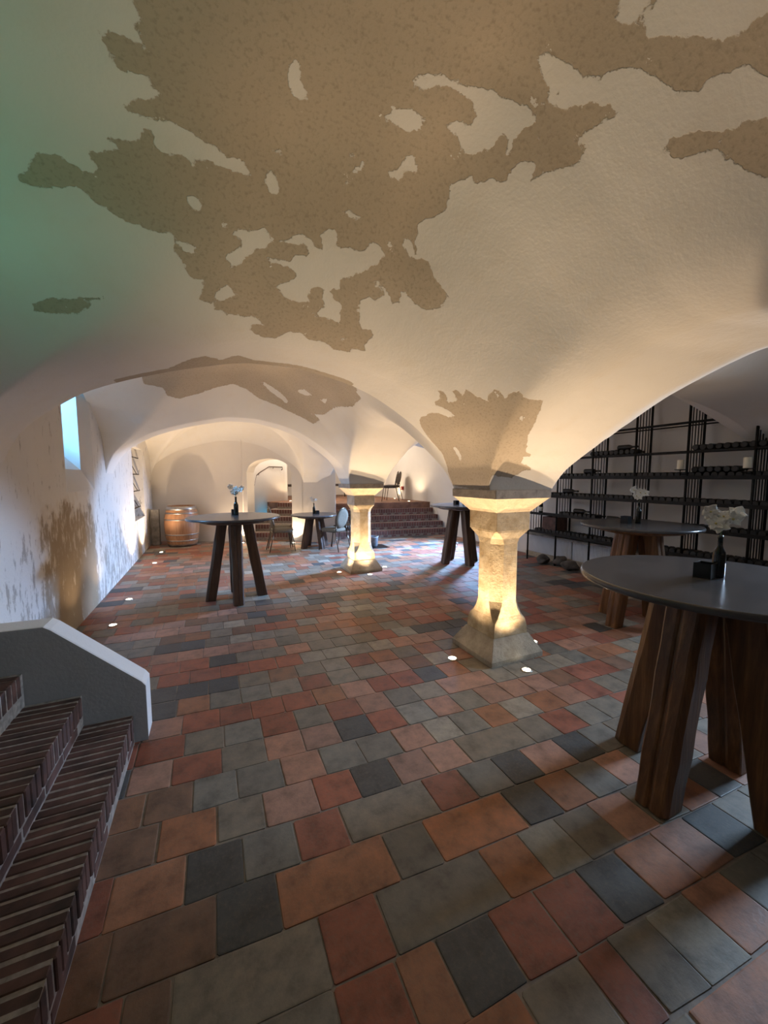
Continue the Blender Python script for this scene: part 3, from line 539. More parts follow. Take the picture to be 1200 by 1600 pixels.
# upper room beyond the stairs
up = MB().box(-.6, 16.2, 0, 7, 16.6, 3.76)
struct('wall_platform_back', up, M['white'])
cw = [(.74, 10.2), (.80, 10.75), (.98, 11.35), (1.28, 11.95), (1.70, 12.45), (2.10, 12.72), (2.26, 12.76)]
cwm = MB()
for i in range(len(cw)-1):
    (a0, a1), (b0, b1) = cw[i], cw[i+1]
    cwm.add([(a0, a1, -.02), (b0, b1, -.02), (b0, b1, 3.76), (a0, a1, 3.76)], [(0, 1, 2, 3)], True)
cwm.add([(2.26, 12.76, 0), (2.26, 16.3, 0), (2.26, 16.3, 3.76), (2.26, 12.76, 3.76)], [(0, 1, 2, 3)])
struct('wall_stair', cwm, M['white'], solid=.06)
# alcove of the foreground stair
al = MB(); al.box(-3.4, -.7, -.02, -3.2, 2.9, 2.4); al.box(-3.3, -.8, -.02, WX, -.6, 2.4); al.box(-3.3, 2.64, -.02, WX-.7, 2.8, 2.4); al.box(-3.4, -.8, 2.1, WX-.7, 2.9, 2.3)
struct('wall_alcove', al, M['white'])

# ------------------------------------------------------------------ stone pillars
def octo(h, c, z, cx=0, cy=0):
    c = min(c, h*.95)
    return [(cx-h+c, cy-h, z), (cx+h-c, cy-h, z), (cx+h, cy-h+c, z), (cx+h, cy+h-c, z), (cx+h-c, cy+h, z), (cx-h+c, cy+h, z), (cx-h, cy+h-c, z), (cx-h, cy-h+c, z)]
def pillar(cx, cy, label, h=.29):
    t = thing('stone_pillar', label, 'pillar', (cx, cy, 0))
    MB().loft([octo(h, .004, -.01), octo(h, .004, .045), octo(h*.70, .004, .195), octo(h*.68, .004, .2)]).build('base', M['stone_base'], t, bevel=.012)
    k = .185
    MB().loft([octo(k+.006, .004, .195), octo(k+.004, .004, .27), octo(k-.004, .012, .33), octo(k-.016, .04, .37), octo(k-.024, .065, .43), octo(k-.027, .082, .50), octo(k-.027, .084, 1.02), octo(k-.022, .07, 1.07), octo(k-.010, .045, 1.105), octo(k-.002, .02, 1.13), octo(k, .006, 1.15)]).build('shaft', M['stone'], t, bevel=.006)
    MB().loft([octo(k+.001, .004, 1.14), octo(k+.003, .004, 1.31)]).build('neck_block', M['stone_dark'] if cy > 4 else M['stone'], t, bevel=.008)
    MB().loft([octo(k+.004, .004, 1.305), octo(h+.0, .004, 1.42), octo(h+.012, .004, 1.43)]).build('capital', M['stone_top'], t, bevel=.006)
    MB().loft([octo(h+.014, .004, 1.428), octo(h+.016, .004, 1.502)]).build('abacus', M['stone_dark'], t, bevel=.008)
    return t
pillar(2.39, 2.75, 'sandstone pillar in the middle of the room, nearer and larger of the two')
pillar(2.37, 6.26, 'farther stone pillar, standing before the brick stair and low round table')

# ------------------------------------------------------------------ brick stair in the left foreground, with its white cheek wall
def brickbox(mb, c, sx, sy, sz, rng, tilt=.02):
    x0, x1, y0, y1, z0, z1 = -sx/2, sx/2, -sy/2, sy/2, -sz/2, sz/2
    b = .004; j = lambda: (rng.random()-.5)*.004
    R = T(*c) @ RZ((rng.random()-.5)*tilt) @ RX((rng.random()-.5)*tilt)
    ring = lambda z, i: [(x0+i, y0+b+i, z), (x0+b+i, y0+i, z), (x1-b-i, y0+i, z), (x1-i, y0+b+i, z), (x1-i, y1-b-i, z), (x1-b-i, y1-i, z), (x0+b+i, y1-i, z), (x0+i, y1-b-i, z)]
    mb.loft([ring(z0, 0), ring(z1-b, 0), ring(z1+j()*.6, b)], False, True, True, R)
st = thing('brick_steps', 'dark red brick steps with a white cheek wall in the left foreground', 'steps', (-.9, 1.2, 0))
rb = random.Random(5)
YS0, YS1 = -.55, 2.62
fronts = [-.475, -.715, -.965, -1.22, -1.48]; H_ = .183
for k, fx in enumerate(fronts):
    top = H_*(k+1); nxt = fronts[k+1] if k < len(fronts)-1 else -3.2
    co = MB().box(max(nxt-.05, -3.2), YS0, -.005 if k == 0 else top-H_-.02, fx-.003, YS1, top-.0035)
    o = co.build('step_mortar', M['mortar'], st); o.location = -st.location
    bk = MB(); y = YS0+.03; bw = .041
    while y < YS1-.02:
        wv = bw*(.9+.2*rb.random()); dep = fx-nxt+.03 if nxt > -3 else .24
        brickbox(bk, (fx-dep/2+.002+(rb.random()-.5)*.008, y+wv/2, top-.055+(rb.random()-.5)*.006), dep, wv, .11, rb)
        y += wv+.011
    y = YS0+.02+(.1 if k % 2 else 0)
    while y < YS1-.06:
        L = min(.215, YS1-y-.01); brickbox(bk, (fx-.05-(rb.random())*.004, y+L/2, top-.11-.012-.024), .1, L, .045, rb, .006); y += L+.012
    o = bk.build('step_bricks', M['brick'], st); o.location = -st.location
ck = MB()
prof = [(-.405, 0), (-.405, .345), (-.425, .375), (-.84, .765), (-.87, .785), (-2.0, .80), (-2.0, 0)]
yA, yB = 2.63, 2.80
ck.add([(x, yA, z) for x, z in prof], [tuple(range(len(prof)))])
o = ck.build('cheek_face', M['cheek_grey'], st); o.location = -st.location
o.modifiers.new('t', 'SOLIDIFY').thickness = .004
ck = MB(); ck.loft([[(x, yA+.004, z) for x, z in prof], [(x, yB, z) for x, z in prof]])
o = ck.build('cheek_wall', M['cheek_white'], st, bevel=.012); o.location = -st.location

# ------------------------------------------------------------------ far brick stair up to the platform
fs_ = thing('brick_stairs', 'wide red brick stairs rising to the raised room behind the far pillar', 'stairs', (4.4, 9.6, 0))
rb = random.Random(9); PH = .87
def fy_(k, x): return 9.33+.28*k-.12*(x-4.4)
riser_h = [0, .185, .36, .53, .70, .87]
for k in range(5):
    z0, z1 = riser_h[k], riser_h[k+1]
    xa = 2.80; xb = 6.10
    A = (xa, fy_(k, xa)+.006); B = (xb, fy_(k, xb)+.006)
    yend = fy_(k+1, 4)+.4 if k < 4 else 10.9
    mb = MB().loft([[(A[0], A[1], z0-.005), (B[0], B[1], z0-.005), (B[0], yend, z0-.005), (A[0], yend, z0-.005)], [(A[0], A[1], z1-.004), (B[0], B[1], z1-.004), (B[0], yend, z1-.004), (A[0], yend, z1-.004)]])
    o = mb.build('step_mortar', M['mortar2'], fs_); o.location = -fs_.location
    bk = MB(); x = xa+.02
    while x < xb-.05:
        w = .062; y = fy_(k, x+w/2)
        brickbox(bk, (x+w/2, y+.06, z1-.055), w, .12, .112, rb, .02); x += w+.013
    x = xa+.02
    while x < xb-.2:
        brickbox(bk, (x+.11, fy_(k, x+.11)+.055, z1-.11-.033), .215, .10, .038, rb, .006); x += .23
    o = bk.build('step_bricks', M['brick2'], fs_); o.location = -fs_.location
# doorway flight
ds = thing('doorway_stairs', 'brick steps rising inside the arched doorway', 'stairs', (1.6, 10.8, 0))
tdir = Vector((-K1, 1)).normalized(); 
ctr = (1.05, 10.28); dd = Vector((.42, .91)); ac = Vector((.91, -.42))
wl_ = [(-.5, .9), (-.5, 1.0), (-.22, 1.3), (-.05, 1.6), (.10, 1.8)]
for k in range(5):
    z0, z1 = riser_h[k], riser_h[k+1]; off = .05+.36*k
    l, r = wl_[k]
    p0 = Vector(ctr)+dd*off+ac*l; p1 = Vector(ctr)+dd*off+ac*r; q1 = p1+dd*(.8 if k < 4 else 1.6); q0 = p0+dd*(.8 if k < 4 else 1.6)
    mb = MB().loft([[(p.x, p.y, z0-.005) for p in (p0, p1, q1, q0)], [(p.x, p.y, z1-.003) for p in (p0, p1, q1, q0)]])
    o = mb.build('step_mortar', M['mortar2'], ds); o.location = -ds.location
    bk = MB(); n = int((r-l)/.075); 
    for i in range(n):
        c = Vector(ctr)+dd*(off+.05)+ac*(l+.04+i*.075)
        bk.box(-.027, -.058, -.055, .027, .06, .053, T(c.x, c.y, z1-.054) @ RZ(math.atan2(ac.y, ac.x)))
    o = bk.build('step_bricks', M['brick2'], ds); o.location = -ds.location
pl = MB().loft([[(x, y, z) for x, y in ((1.5, 12.35), (2.3, 11.2), (2.95, 10.55), (6.14, 10.2), (6.14, 16.3), (1.5, 16.3))] for z in (.60, PH-.001)])
struct('floor_platform', pl, M['platform'])

# ------------------------------------------------------------------ tables
def leg_beam(mb, ax, r0, r1, ztop, w0=.145, w1=.125, d=.10):
    """tapered heavy beam leaning outwards along the direction ax (radians)"""
    c, s = math.cos(ax), math.sin(ax)
    def ring(r, z, w, dd):
        q = [(-dd, -w), (-dd, -.012), (-dd+.012, 0), (-dd, .012), (-dd, w), (dd*.5, w*1.02), (dd, w*.8), (dd, .012), (dd-.014, 0), (dd, -.012), (dd, -w*.85), (dd*.4, -w)]
        return [(c*(r+a)-s*b, s*(r+a)+c*b, z) for a, b in q]
    n = 9; rings = []
    for i in range(n):
        t = i/(n-1); wv = (w1+(w0-w1)*t)*.5*(1+.035*math.sin(i*2.3+ax*3)); rings.append(ring(r1+(r0-r1)*t, ztop*t, wv, d*.5*(1+.03*math.cos(i*1.7+ax))))
    mb.loft(rings)
def round_table(label, cx, cy, h, r, leg, rz=0, foot=.325, w=(.15, .13), d=.13, group=None):
    t = thing('round_table', label, 'table', (cx, cy, 0), rz, group)
    MB().lathe([(r-.022, h-.034), (r-.004, h-.03), (r, h-.018), (r-.003, h-.006), (r-.012, h)], 72, True).build('tabletop', M['top'], t)
    ap = MB(); ap.lathe([(r*.62, h-.085), (r*.80, h-.062), (r*.80, h-.0345)], 8, False); ap.build('apron', leg, t, bevel=.004)
    for i in range(4):
        mb = MB(); leg_beam(mb, math.pi/2*i+rz*0, .155, foot, h-.07, w[0], w[1], d); mb.build('leg', leg, t, bevel=.006, seg=1)
    return t
round_table('bar table with dark round top and heavy oak legs, nearest, at the right edge', 2.28, 1.05, 1.1, .59, M['legwood'], 0, .34, (.17, .15), .15)
round_table('round bar table with oak legs second from the right edge, before the wine rack', 4.25, 2.66, 1.1, .57, M['legwood'], 0, .33)
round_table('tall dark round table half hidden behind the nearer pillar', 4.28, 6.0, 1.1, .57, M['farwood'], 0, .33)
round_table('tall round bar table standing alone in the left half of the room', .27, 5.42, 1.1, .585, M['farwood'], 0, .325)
round_table('low round dining table between the chairs, in front of the white pier', 2.16, 8.72, .77, .54, M['farwood'], math.radians(20), .30, (.13, .12), .11)

# bottles, boxes and orchids on the tables
def bottle_profile(h):
    s = h/.30
    return [(.030*s, 0), (.037*s, .004*s), (.0375*s, .02*s), (.0375*s, .16*s), (.034*s, .18*s), (.022*s, .205*s), (.0155*s, .225*s), (.0145*s, .275*s), (.0165*s, .277*s), (.0165*s, .288*s), (.0145*s, .29*s), (.0145*s, .30*s), (.0105*s, .30*s), (.0105*s, .27*s)]
def petal(mb, Mx, L, Wd, cup):
    n, m_ = 6, 5; vs = []
    for i in range(n+1):
        u = i/n; half = Wd*.5*math.sin(math.pi*min(1, (u*.93+.04))**.75)
        for j in range(m_+1):
            v = j/m_*2-1; vs.append((v*half, u*L, cup*(u*u*L*1.2)-(.25*v*v)*half+.004*math.sin(u*9+v*4)))
    fs = [(i*(m_+1)+j, i*(m_+1)+j+1, (i+1)*(m_+1)+j+1, (i+1)*(m_+1)+j) for i in range(n) for j in range(m_)]
    mb.add(vs, fs, True, Mx)
def orchid(label, x, y, z, size, seed, n=5, rise=.012, group=None):
    """white orchid spray rising out of a bottle neck at (x, y, z)"""
    t = thing('orchid_spray', label, 'flower', (x, y, z), 0, group); r = random.Random(seed)
    st_ = MB(); st_.tube([(0, 0, -.05), (0, 0, .01), (.004, -.002, rise), (-.01, .0, rise+size*.6)], .0022, 6)
    heads = []
    right = Vector((math.cos(-YAW), math.sin(-YAW), 0)); toward = Vector((-x, -y, 0)).normalized()
    lay = [(-.62, .72), (-.30, .02), (.05, .42), (.55, .30), (-.05, -.15), (.72, .55), (-.45, .42)][:n]
    for i, (a, b) in enumerate(lay):
        c = right*(a*size*.75)+Vector((0, 0, rise+size*.35+b*size*.62))+toward*(r.random()*.05-.015)
        st_.tube([(-.003, 0, rise*.8+.01), tuple((c+Vector((0, 0, rise)))*.5), tuple(c-toward*.01)], .0016, 5)
        heads.append(c)
    st_.build('stem', M['stem'], t)
    for c in heads:
        d = (toward+Vector((r.random()-.5, r.random()-.5, (r.random()-.4)*.9))*.9).normalized()
        q = d.to_track_quat('Z', 'Y').to_matrix().to_4x4(); Mx = Matrix.Translation(c) @ q @ RZ(r.random()*.8)
        fl = MB(); s = size*.29*(.85+.3*r.random())
        for ang, L, wd in ((0, 1, .75), (1.22, 1.05, 1.1), (-1.22, 1.05, 1.1), (2.45, 1, .7), (-2.45, 1, .7)):
            petal(fl, Mx @ RZ(ang), s*L, s*wd, .25)
        o = fl.build('flower_head', M['petal'], t, solid=.0012)
        lp = MB(); lp.lathe([(s*.05, 0), (s*.14, s*.08), (s*.12, s*.2), (s*.03, s*.26)], 8, True, Mx @ RX(.5)); lp.build('flower_lip', M['lip'], o)
    return t
def flower_bottle(label, x, y, z, h, seed=1):
    t = thing('flower_bottle', label, 'bottle', (x, y, z)); MB().lathe(bottle_profile(h), 24).build('glass_body', M['bottle'], t); return t
def candle_box(label, x, y, z, s, rz=0):
    t = thing('tealight_box', label, 'candle holder', (x, y, z), rz); b = MB()
    b.box(-s/2, -s/2, 0, s/2, s/2, .008)
    for (p, q, u, v) in ((-1, -1, 1, -.9), (-1, .9, 1, 1), (-1, -.9, -.9, .9), (.9, -.9, 1, .9)): b.box(p*s/2, q*s/2, .008, u*s/2, v*s/2, s)
    b.build('box_body', M['blackbox'], t, bevel=.002); MB().lathe([(s*.25, .008), (s*.25, s*.3)], 16).build('tealight', M['candle'], t); return t
def on_table(where, x, y, z, h, boxs, seed, size, n, bdx, bdy):
    flower_bottle('small dark glass bottle holding a white orchid on '+where, x, y, z, h)
    candle_box('small black cube tealight holder beside the bottle on '+where, x+bdx, y+bdy, z, boxs, .1)
    orchid('white orchid spray in the dark bottle on '+where, x, y, z+h, size, seed, n)
on_table('the nearest bar table', 2.33, 1.05, 1.1, .215, .075, 3, .135, 7, -.065, .025)
on_table('the bar table before the wine rack', 4.33, 2.72, 1.1, .24, .08, 5, .15, 5, -.13, .05)
on_table('the table standing alone at left', .30, 5.55, 1.1, .25, .075, 8, .15, 6, -.02, .06)
on_table('the low dining table', 2.17, 8.80, .77, .25, .075, 12, .13, 4, .08, .0)
on_table('the table behind the nearer pillar', 4.36, 6.0, 1.1, .22, .08, 14, .12, 4, -.16, .02)
tl = thing('glass_cup', 'tiny clear glass at the front of the nearest tabletop', 'glass', (2.10, 1.20, 1.1)) if False else None

# ------------------------------------------------------------------ chairs
def make_chair(name, label, x, y, z, rz, pad='pad', group=None):
    """oval back banquet chair facing +Y before rotation"""
    t = thing(name, label, 'chair', (x, y, z), rz, group); P = M[pad]; F = M['frame']
    s = MB(); W_, D_ = .23, .23
    ring = lambda k, zz: [(math.copysign(abs(math.cos(a))**.55, math.cos(a))*W_*k, math.copysign(abs(math.sin(a))**.55, math.sin(a))*D_*k+.02, zz) for a in [2*math.pi*i/28 for i in range(28)]]
    s.loft([ring(.94, .425), ring(1, .44), ring(1, .475), ring(.93, .495), ring(.6, .505)], True); s.build('seat', P, t)
    b = MB(); Mx = T(0, -.215, .72) @ RX(math.radians(12))
    ro = lambda k, yy: [(math.cos(a)*.205*k, yy, math.sin(a)*.225*k) for a in [2*math.pi*i/30 for i in range(30)]]
    b.loft([ro(.6, -.028), ro(.95, -.022), ro(1, 0), ro(.95, .022), ro(.6, .03)], True, True, True, Mx); b.build('backrest', P, t)
    f = MB(); f.tube([tuple(Mx @ Vector((math.cos(a)*.213, 0, math.sin(a)*.233))) for a in [2*math.pi*i/32 for i in range(33)]], .011, 8)
    for sx in (-1, 1):
        f.tube([tuple(Mx @ Vector((sx*.17, 0, -.14))), (sx*.19, -.20, .47), (sx*.19, -.20, .42)], .011, 8)
    f.tube([(-.2, -.19, .425), (.2, -.19, .425), (.2, .21, .425), (-.2, .21, .425), (-.2, -.19, .425)], .009, 6)
    f.build('back_frame', F, t)
    for sx, yy, fx2, fy2 in ((-1, .20, -.225, .26), (1, .20, .225, .26), (-1, -.19, -.215, -.29), (1, -.19, .215, -.29)):
        MB().tube([(sx*.2, yy, .43), (fx2, fy2, .0)], [.012, .009], 8).build('leg', F, t)
    return t
make_chair('banquet_chair', 'oval back chair left of the low dining table, nearer of the two there', 1.38, 8.62, 0, math.radians(-88))
make_chair('banquet_chair', 'oval back chair left of the low dining table, farther of the two there', 1.45, 9.13, 0, math.radians(-96))
make_chair('banquet_chair', 'oval back chair right of the low dining table, turned towards it, nearer one', 2.48, 8.22, 0, math.radians(34))
make_chair('banquet_chair', 'oval back chair right of the low dining table, darker one behind the other', 2.86, 8.62, 0, math.radians(50), 'paddark')
make_chair('banquet_chair', 'dark chair on the raised floor seen through the arched doorway', 2.72, 14.3, PH, math.radians(95), 'paddark')
make_chair('banquet_chair', 'dark chair on the raised floor seen just right of the white pier', 4.62, 14.7, PH, math.radians(-110), 'paddark')
make_chair('banquet_chair', 'dark chair on the raised floor right of the far pillar, left one', 5.18, 11.05, PH, math.radians(66), 'paddark')
make_chair('banquet_chair', 'dark chair on the raised floor right of the far pillar, beside the white wall', 5.62, 11.75, PH, math.radians(76), 'paddark')

# ------------------------------------------------------------------ barrel
bt = thing('wine_barrel', 'old oak wine barrel with metal hoops by the end wall', 'barrel', (-.66, 10.28, 0))
BH = .95
def brad(z): u = (z/BH-.5)*2; return .375-.075*u*u
MB().lathe([(brad(0)-.02, 0.005), (brad(0), 0)]+[(brad(BH*i/14), BH*i/14) for i in range(1, 14)]+[(brad(BH), BH), (brad(BH)-.022, BH), (brad(BH)-.026, BH-.04)], 40).build('staves', M['oak'], bt)
MB().lathe([(.28, BH-.045), (.28, BH-.03)], 32).build('barrel_head', M['darkhead'], bt)
for a, b_ in ((.0, .06), (.13, .16), (.27, .30), (.62, .65), (.77, .80), (.86, .945)):
    MB().lathe([(brad(a)+.004, a), (brad((a+b_)/2)+.005, (a+b_)/2), (brad(b_)+.004, b_), (brad(b_)-.004, b_), (brad(a)-.004, a)], 40).build('hoop', M['hoop'] if a > .1 and a < .8 else M['darkhead'] if a < .1 else M['hoop'], bt)

# ------------------------------------------------------------------ floor spotlights
def floor_light(label, x, y, z, power, color=WARM, group=None, deg=120, direction=(0, 0, 1)):
    t = thing('floor_spotlight', label, 'spotlight', (x, y, z), 0, group)
    MB().lathe([(.046, -.004), (.046, .004), (.042, .007), (.034, .007), (.034, .003)], 24).build('ring', M['steel'], t)
    MB().lathe([(.033, .0), (.033, .006), (.02, .008)], 24).build('lens', M['lens'], t)
    o = uplight('beam', (0, 0, .03), power, color, deg, direction); o.parent = t
    return t
LS = 3.8
floor_light('glowing floor spotlight on the left of the nearer pillar base', 1.905, 2.75, 0, 17*LS, direction=(0, 0, 1), deg=100)
floor_light('glowing floor spotlight in front of the nearer pillar base', 2.35, 2.32, 0, 15*LS, direction=(0, 0, 1), deg=100)
floor_light('glowing floor spotlight right of the nearer pillar base', 2.83, 2.72, 0, 4*LS, direction=(-.1, 0, 1), deg=70)
floor_light('floor spotlight at the left corner of the far pillar base', 1.94, 6.17, 0, 13*LS, direction=(.15, 0, 1))
floor_light('floor spotlight in front of the far pillar base', 2.36, 5.82, 0, 12*LS, direction=(0, .15, 1))
floor_light('floor spotlight at the right corner of the far pillar base', 2.80, 6.20, 0, 12*LS, direction=(-.15, 0, 1))
floor_light('nearest of the four floor spotlights along the left wall', -1.03, 4.92, 0, 1.3*LS)
floor_light('second floor spotlight along the left wall, counting from the near stair', -1.04, 5.90, 0, 1.5*LS)
floor_light('third floor spotlight along the left wall, counting from the near stair', -1.02, 8.28, 0, 14*LS, direction=(-.1, 0, 1))
floor_light('farthest floor spotlight along the left wall, before the barrel', -1.03, 9.45, 0, 14*LS, direction=(-.1, 0, 1))
floor_light('floor spotlight left of the arched doorway, behind the tall table legs', .67, 10.02, 0, 12*LS)
floor_light('floor spotlight between the chairs, at the foot of the white pier', 1.82, 9.52, 0, 12*LS)
floor_light('floor light on the raised floor inside the arched doorway', 2.30, 12.40, PH, 2*LS)
floor_light('floor light on the raised floor at the right end of the top step', 5.70, 10.75, PH, 5*LS, direction=(.1, .1, 1))
floor_light('farther floor light on the raised floor near the white wall', 5.98, 12.35, PH, 4*LS)

# ------------------------------------------------------------------ wine rack on the right
RF, RB = 5.70, 6.04
rk = thing('wine_rack', 'tall black iron wine rack covering the right wall', 'rack', (5.87, 3.9, 0))
YP = [1.62, 2.30, 2.99, 3.67, 4.36, 5.04, 5.71]
def at_rack(o): o.location = -rk.location; return o
for i, y in enumerate(YP):
    top = 2.42 if i < 2 else (2.75 if i < 6 else 1.15)
    if i == 5: top = 2.3
    p = MB(); p.tube([(RF, y, 0), (RF, y, top)], .016, 8); p.tube([(RB, y, .512), (RB, y, top)], .016, 8)
    o = at_rack(p.build('post', M['iron'], rk))
    tops = top
    for j in range(1, 5):
        x = RF+(RB-RF)*j/5
        MB().tube([(x, y, .57), (x, y, tops)], .0065, 6).build('bar', M['iron'], o)
LEV = [.57, .92, 1.26, 1.60, 1.95]
for z in LEV:
    s = MB(); y1 = 5.71 if z < 1.3 else 5.3
    if z == 1.95: y1 = 5.04
    for x in (RF, RF+.10, RB-.06): s.box(x-.012, 1.5, z-.014, x+.012, y1, z+.006)
    if z < 1.9: s.box(RF-.028, 1.5, z-.016, RF-.022, y1, z+.032)
    at_rack(s.build('shelf', M['iron'], rk))
at_rack(MB().tube([(RF, 1.5, 2.32), (RF, 4.9, 2.32)], .016, 8).build('rail', M['iron'], rk))
at_rack(MB().tube([(RB, 1.5, 2.32), (RB, 4.9, 2.32)], .010, 8).build('rail', M['iron'], rk))
# bottles lying in the rack, one object each
bp0 = MB().lathe(bottle_profile(.30), 14, True, RY(math.radians(90)))
proto = None; rbt = random.Random(3)
def lay_bottle(y, z, label, group, rz=0, x=RF-.005):
    global proto
    if proto is None:
        o = bp0.build('wine_bottle', M['dusty']); proto = o
    else:
        o = proto.copy(); COL.objects.link(o)
    o.location = (x+(rbt.random()-.5)*.02, y, z); o.rotation_euler = (rbt.random()*6, 0, rz+(rbt.random()-.5)*.06)
    tag(o, label, 'bottle', group)
def bottle_row(y0, y1, z, name, pitch=.083):
    y = y0
    lab = 'dark wine bottle lying end-on in the row on the %s of the rack' % name
    while y < y1:
        lay_bottle(y, z, lab, 'bottles on the '+name)
        y += pitch
rz_ = .006+.0375
bottle_row(2.02, 5.55, .57+rz_, 'lowest shelf')
bottle_row(2.10, 3.05, .92+rz_, 'second lowest shelf'); bottle_row(4.30, 5.00, .92+rz_, 'second lowest shelf')
bottle_row(2.02, 5.60, 1.26+rz_, 'middle shelf')
bottle_row(2.02, 5.25, 1.60+rz_, 'second highest shelf')
bottle_row(2.08, 2.98, 1.95+rz_, 'highest shelf'); bottle_row(3.72, 4.42, 1.95+rz_, 'highest shelf')
yv = 2.48
while yv < 2.95:
    lay_bottle(yv, 1.60+rz_+.068, 'dusty wine bottle in the upper layer stacked on the second highest shelf, behind the candles', 'upper layer bottles on the second highest shelf'); yv += .085
SIDE = math.radians(-90)
for y, z, lb in ((4.10, .92+rz_, 'wine bottle lying sideways on the second lowest shelf behind the farther bar table'),
                 (4.72, .92+rz_+.07, 'wine bottle lying sideways over the row near the left end of the second lowest shelf'),
                 (4.95, 1.26+rz_+.07, 'wine bottle lying sideways over the left part of the middle shelf row'),
                 (4.55, 1.60+rz_+.07, 'wine bottle lying sideways over the left part of the second highest shelf row'),
                 (3.62, .92+rz_, 'wine bottle lying sideways on the second lowest shelf right of the orchid'),
                 (3.98, 1.95+rz_+.07, 'wine bottle lying sideways over the row on the highest shelf')):
    lay_bottle(y, z, lb, None, SIDE, RF+.06)
wb = thing('wine_bottle', 'upright dark wine bottle with a white label at the left end of the rack', 'bottle', (5.80, 5.50, .927))
MB().lathe(bottle_profile(.30), 20).build('glass_body', M['bottle'], wb); MB().lathe([(.0382, .04), (.0382, .12)], 20, True).build('paper_label', M['label'], wb)
cr = thing('wooden_crate', 'reddish brown box on the lowest shelf, left end of the rack', 'box', (5.84, 5.20, .62)); c_ = MB()
c_.box(-.13, -.17, 0, .13, .17, .02); c_.box(-.13, -.17, .02, -.115, .17, .26); c_.box(.115, -.17, .02, .13, .17, .26); c_.box(-.115, -.17, .02, .115, -.155, .26); c_.box(-.115, .155, .02, .115, .17, .26)
c_.build('crate_body', M['crate'], cr, bevel=.003)
# candle brackets fixed on the front posts
for y, lb in ((2.30, 'right'), (2.99, 'left')):
    t = thing('candle_bracket', 'black iron candle bracket on a rack post, the %s one' % lb, 'candle holder', (RF-.09, y+.03, 1.70))
    MB().lathe([(.01, 0), (.06, .004), (.062, .012), (.01, .012)], 24).build('drip_plate', M['iron'], t)
    MB().tube([(.0, 0, .0), (0, 0, -.05), (.09, -.03, -.05)], .007, 6).build('bracket_arm', M['iron'], t)
    MB().lathe([(.045, -.055), (.045, -.048)], 20).build('lower_plate', M['iron'], t)
    c = thing('pillar_candle', 'ivory pillar candle, the %s of the two on the wine rack' % lb, 'candle', (RF-.09, y+.03, 1.713))
    MB().lathe([(.036, 0), (.038, .004), (.038, .118), (.034, .124), (.015, .119)], 24).build('wax', M['candle'], c)
    MB().tube([(0, 0, .115), (.001, 0, .132)], .0015, 5).build('wick', M['wick'], c)
# radiators and the stone ledge below the rack
for i, (y0, y1, lb) in enumerate(((3.90, 4.92, 'right of the two, partly behind the bar tables'), (4.95, 5.98, 'left of the two, beside the nearer pillar'))):
    t = thing('radiator', 'low white ribbed radiator under the rack, '+lb, 'radiator', (6.04, (y0+y1)/2, .10)); b = MB(); L = (y1-y0)/2
    b.box(-.035, -L, 0, .035, L, .33); y = -L+.02
    while y < L-.02: b.box(-.043, y, .01, -.035, y+.022, .32); y += .034
    b.build('panel', M['radiator'], t, bevel=.003, seg=1)
    MB().box(-.04, -L, .33, .04, L, .34).build('top_grille', M['radiator'], t)
lg = thing('stone_ledge', 'long grey ledge above the white radiators', 'ledge', (5.95, 4.0, .47))
MB().box(-.14, -2.1, 0, .19, 2.02, .035).build('slab', M['sill'], lg, bevel=.005)
kb = thing('kerb_block', 'pale kerb along the foot of the right wall below the radiators', 'kerb', (6.06, 4.0, 0)); MB().box(-.07, -2.1, 0, .08, 2.05, .099).build('block', M['stone_base'], kb, bevel=.006)
# field stones on the floor
def rock(label, x, y, sx, sy, sz, seed):
    r = random.Random(seed); me = bpy.data.meshes.new('field_stone'); bm = bmesh.new(); bmesh.ops.create_icosphere(bm, subdivisions=3, radius=1)
    ph = [r.random()*6 for _ in range(6)]
    for v in bm.verts:
        c = v.co; k = 1+.16*math.sin(c.x*3+ph[0])*math.cos(c.y*2.5+ph[1])+.10*math.sin(c.z*4+ph[2]+c.x*3)+.05*math.sin(c.y*9+ph[3])
        v.co = Vector((c.x*sx*k, c.y*sy*k, max(-.82, c.z*k)*sz))
    mz = min(v.co.z for v in bm.verts)
    for v in bm.verts: v.co.z -= mz
    for f in bm.faces: f.smooth = True
    bm.to_mesh(me); bm.free(); me.materials.append(M['rock']); o = bpy.data.objects.new('field_stone', me); COL.objects.link(o)
    o.location = (x, y, 0); o.rotation_euler = (0, 0, r.random()*3); tag(o, label, 'stone')
rock('round dark stone at the rack foot, leftmost, next to the pillar side', 5.66, 5.28, .10, .13, .09, 1)
rock('larger dark stone at the rack foot, second from the left', 5.80, 5.00, .12, .12, .10, 2)
rock('glassy dark stone at the rack foot, third from the left', 5.68, 4.70, .12, .15, .09, 3)
rock('dark stone at the rack foot right beside a front post, fourth from the left', 5.70, 4.36+.14, .09, .08, .08, 4) if False else rock('dark stone at the rack foot, fourth from the left', 5.83, 4.40, .11, .13, .085, 4)
rock('flat dark stone at the rack foot, just left of the nearest tabletop', 5.62, 4.02, .12, .20, .07, 5)

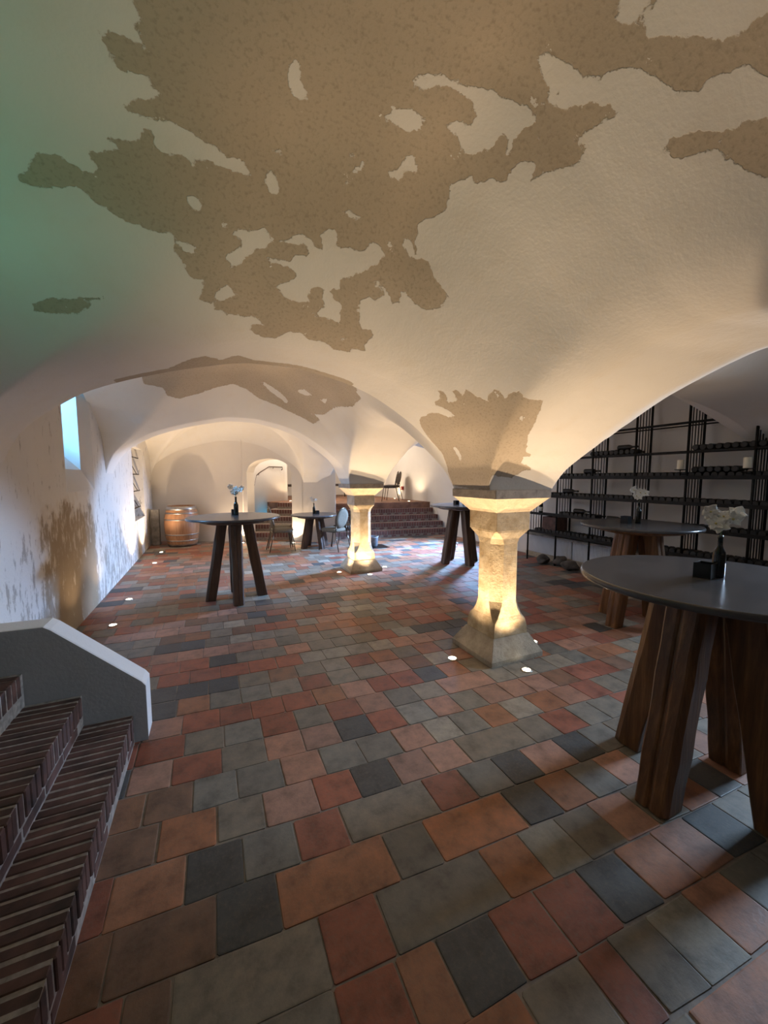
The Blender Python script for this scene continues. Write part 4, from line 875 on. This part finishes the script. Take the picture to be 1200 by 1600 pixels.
# ------------------------------------------------------------------ small things
hr = thing('handrail', 'bent iron handrail on the white wall inside the arched doorway', 'handrail', (1.0, 11.4, 0))
hp = [(.90, 11.0, .90), (.92, 11.1, .97), (.94, 11.16, 1.1), (1.0, 11.35, 1.3), (1.14, 11.63, 1.41), (1.21, 11.76, 1.67), (1.38, 12.02, 1.79), (1.66, 12.35, 1.95), (2.11, 12.65, 1.95), (2.12, 12.66, 1.89), (2.08, 12.63, 1.86)]
o = MB().tube(hp, .015, 8).build('rail', M['rail'], hr); o.location = -hr.location
for p, q in (((1.30, 11.90, 1.74), (1.26, 12.0, 1.68)), ((1.80, 12.44, 1.95), (1.76, 12.52, 1.90)), ((.95, 11.20, 1.13), (.90, 11.25, 1.08))):
    o = MB().tube([p, (p[0], p[1], p[2]-.05), q], .008, 6).build('wall_bracket', M['rail'], hr); o.location = -hr.location
al_ = thing('alarm_box', 'small red box on the white wall above the top of the wide stairs', 'alarm', (6.10, 12.0, 1.25)); MB().box(-.03, -.06, -.06, .03, .06, .06).build('housing', M['red'], al_, bevel=.008); MB().lathe([(.02, 0), (.02, .01)], 12, True, T(-.03, 0, 0) @ RY(math.radians(-90))).build('button', M['label'], al_)
cp = thing('corner_post', 'narrow dark stone post in the far left corner beside the barrel', 'post', (-1.22, 10.55, 0)); MB().box(-.10, -.08, 0, .07, .10, .86).build('block', M['sill'], cp, bevel=.015)
zp = thing('zinc_pot', 'grey pot standing on a flat black sheet just behind the far pillar', 'pot', (3.38, 8.20, .012)); MB().lathe([(.10, 0), (.13, .02), (.15, .22), (.16, .24), (.145, .24), (.13, .03)], 24).build('pot_body', M['greypot'], zp)
zm = MB().box(3.15, 7.95, .001, 3.72, 8.42, .012).build('floor_sheet', M['blackbox'], bevel=.003); tag(zm, 'flat black sheet under the grey pot behind the far pillar', 'mat')  # thin black sheet lying on the floor around the pot
jg = thing('white_jug', 'small white jug on the floor under the table behind the nearer pillar', 'jug', (4.75, 6.95, 0)); MB().lathe([(.06, 0), (.09, .03), (.10, .14), (.07, .22), (.05, .27), (.06, .30), (.05, .30), (.045, .26)], 20).build('jug_body', M['label'], jg); MB().tube([(.09, 0, .20), (.15, 0, .18), (.14, 0, .10), (.10, 0, .08)], .01, 6).build('jug_handle', M['label'], jg)
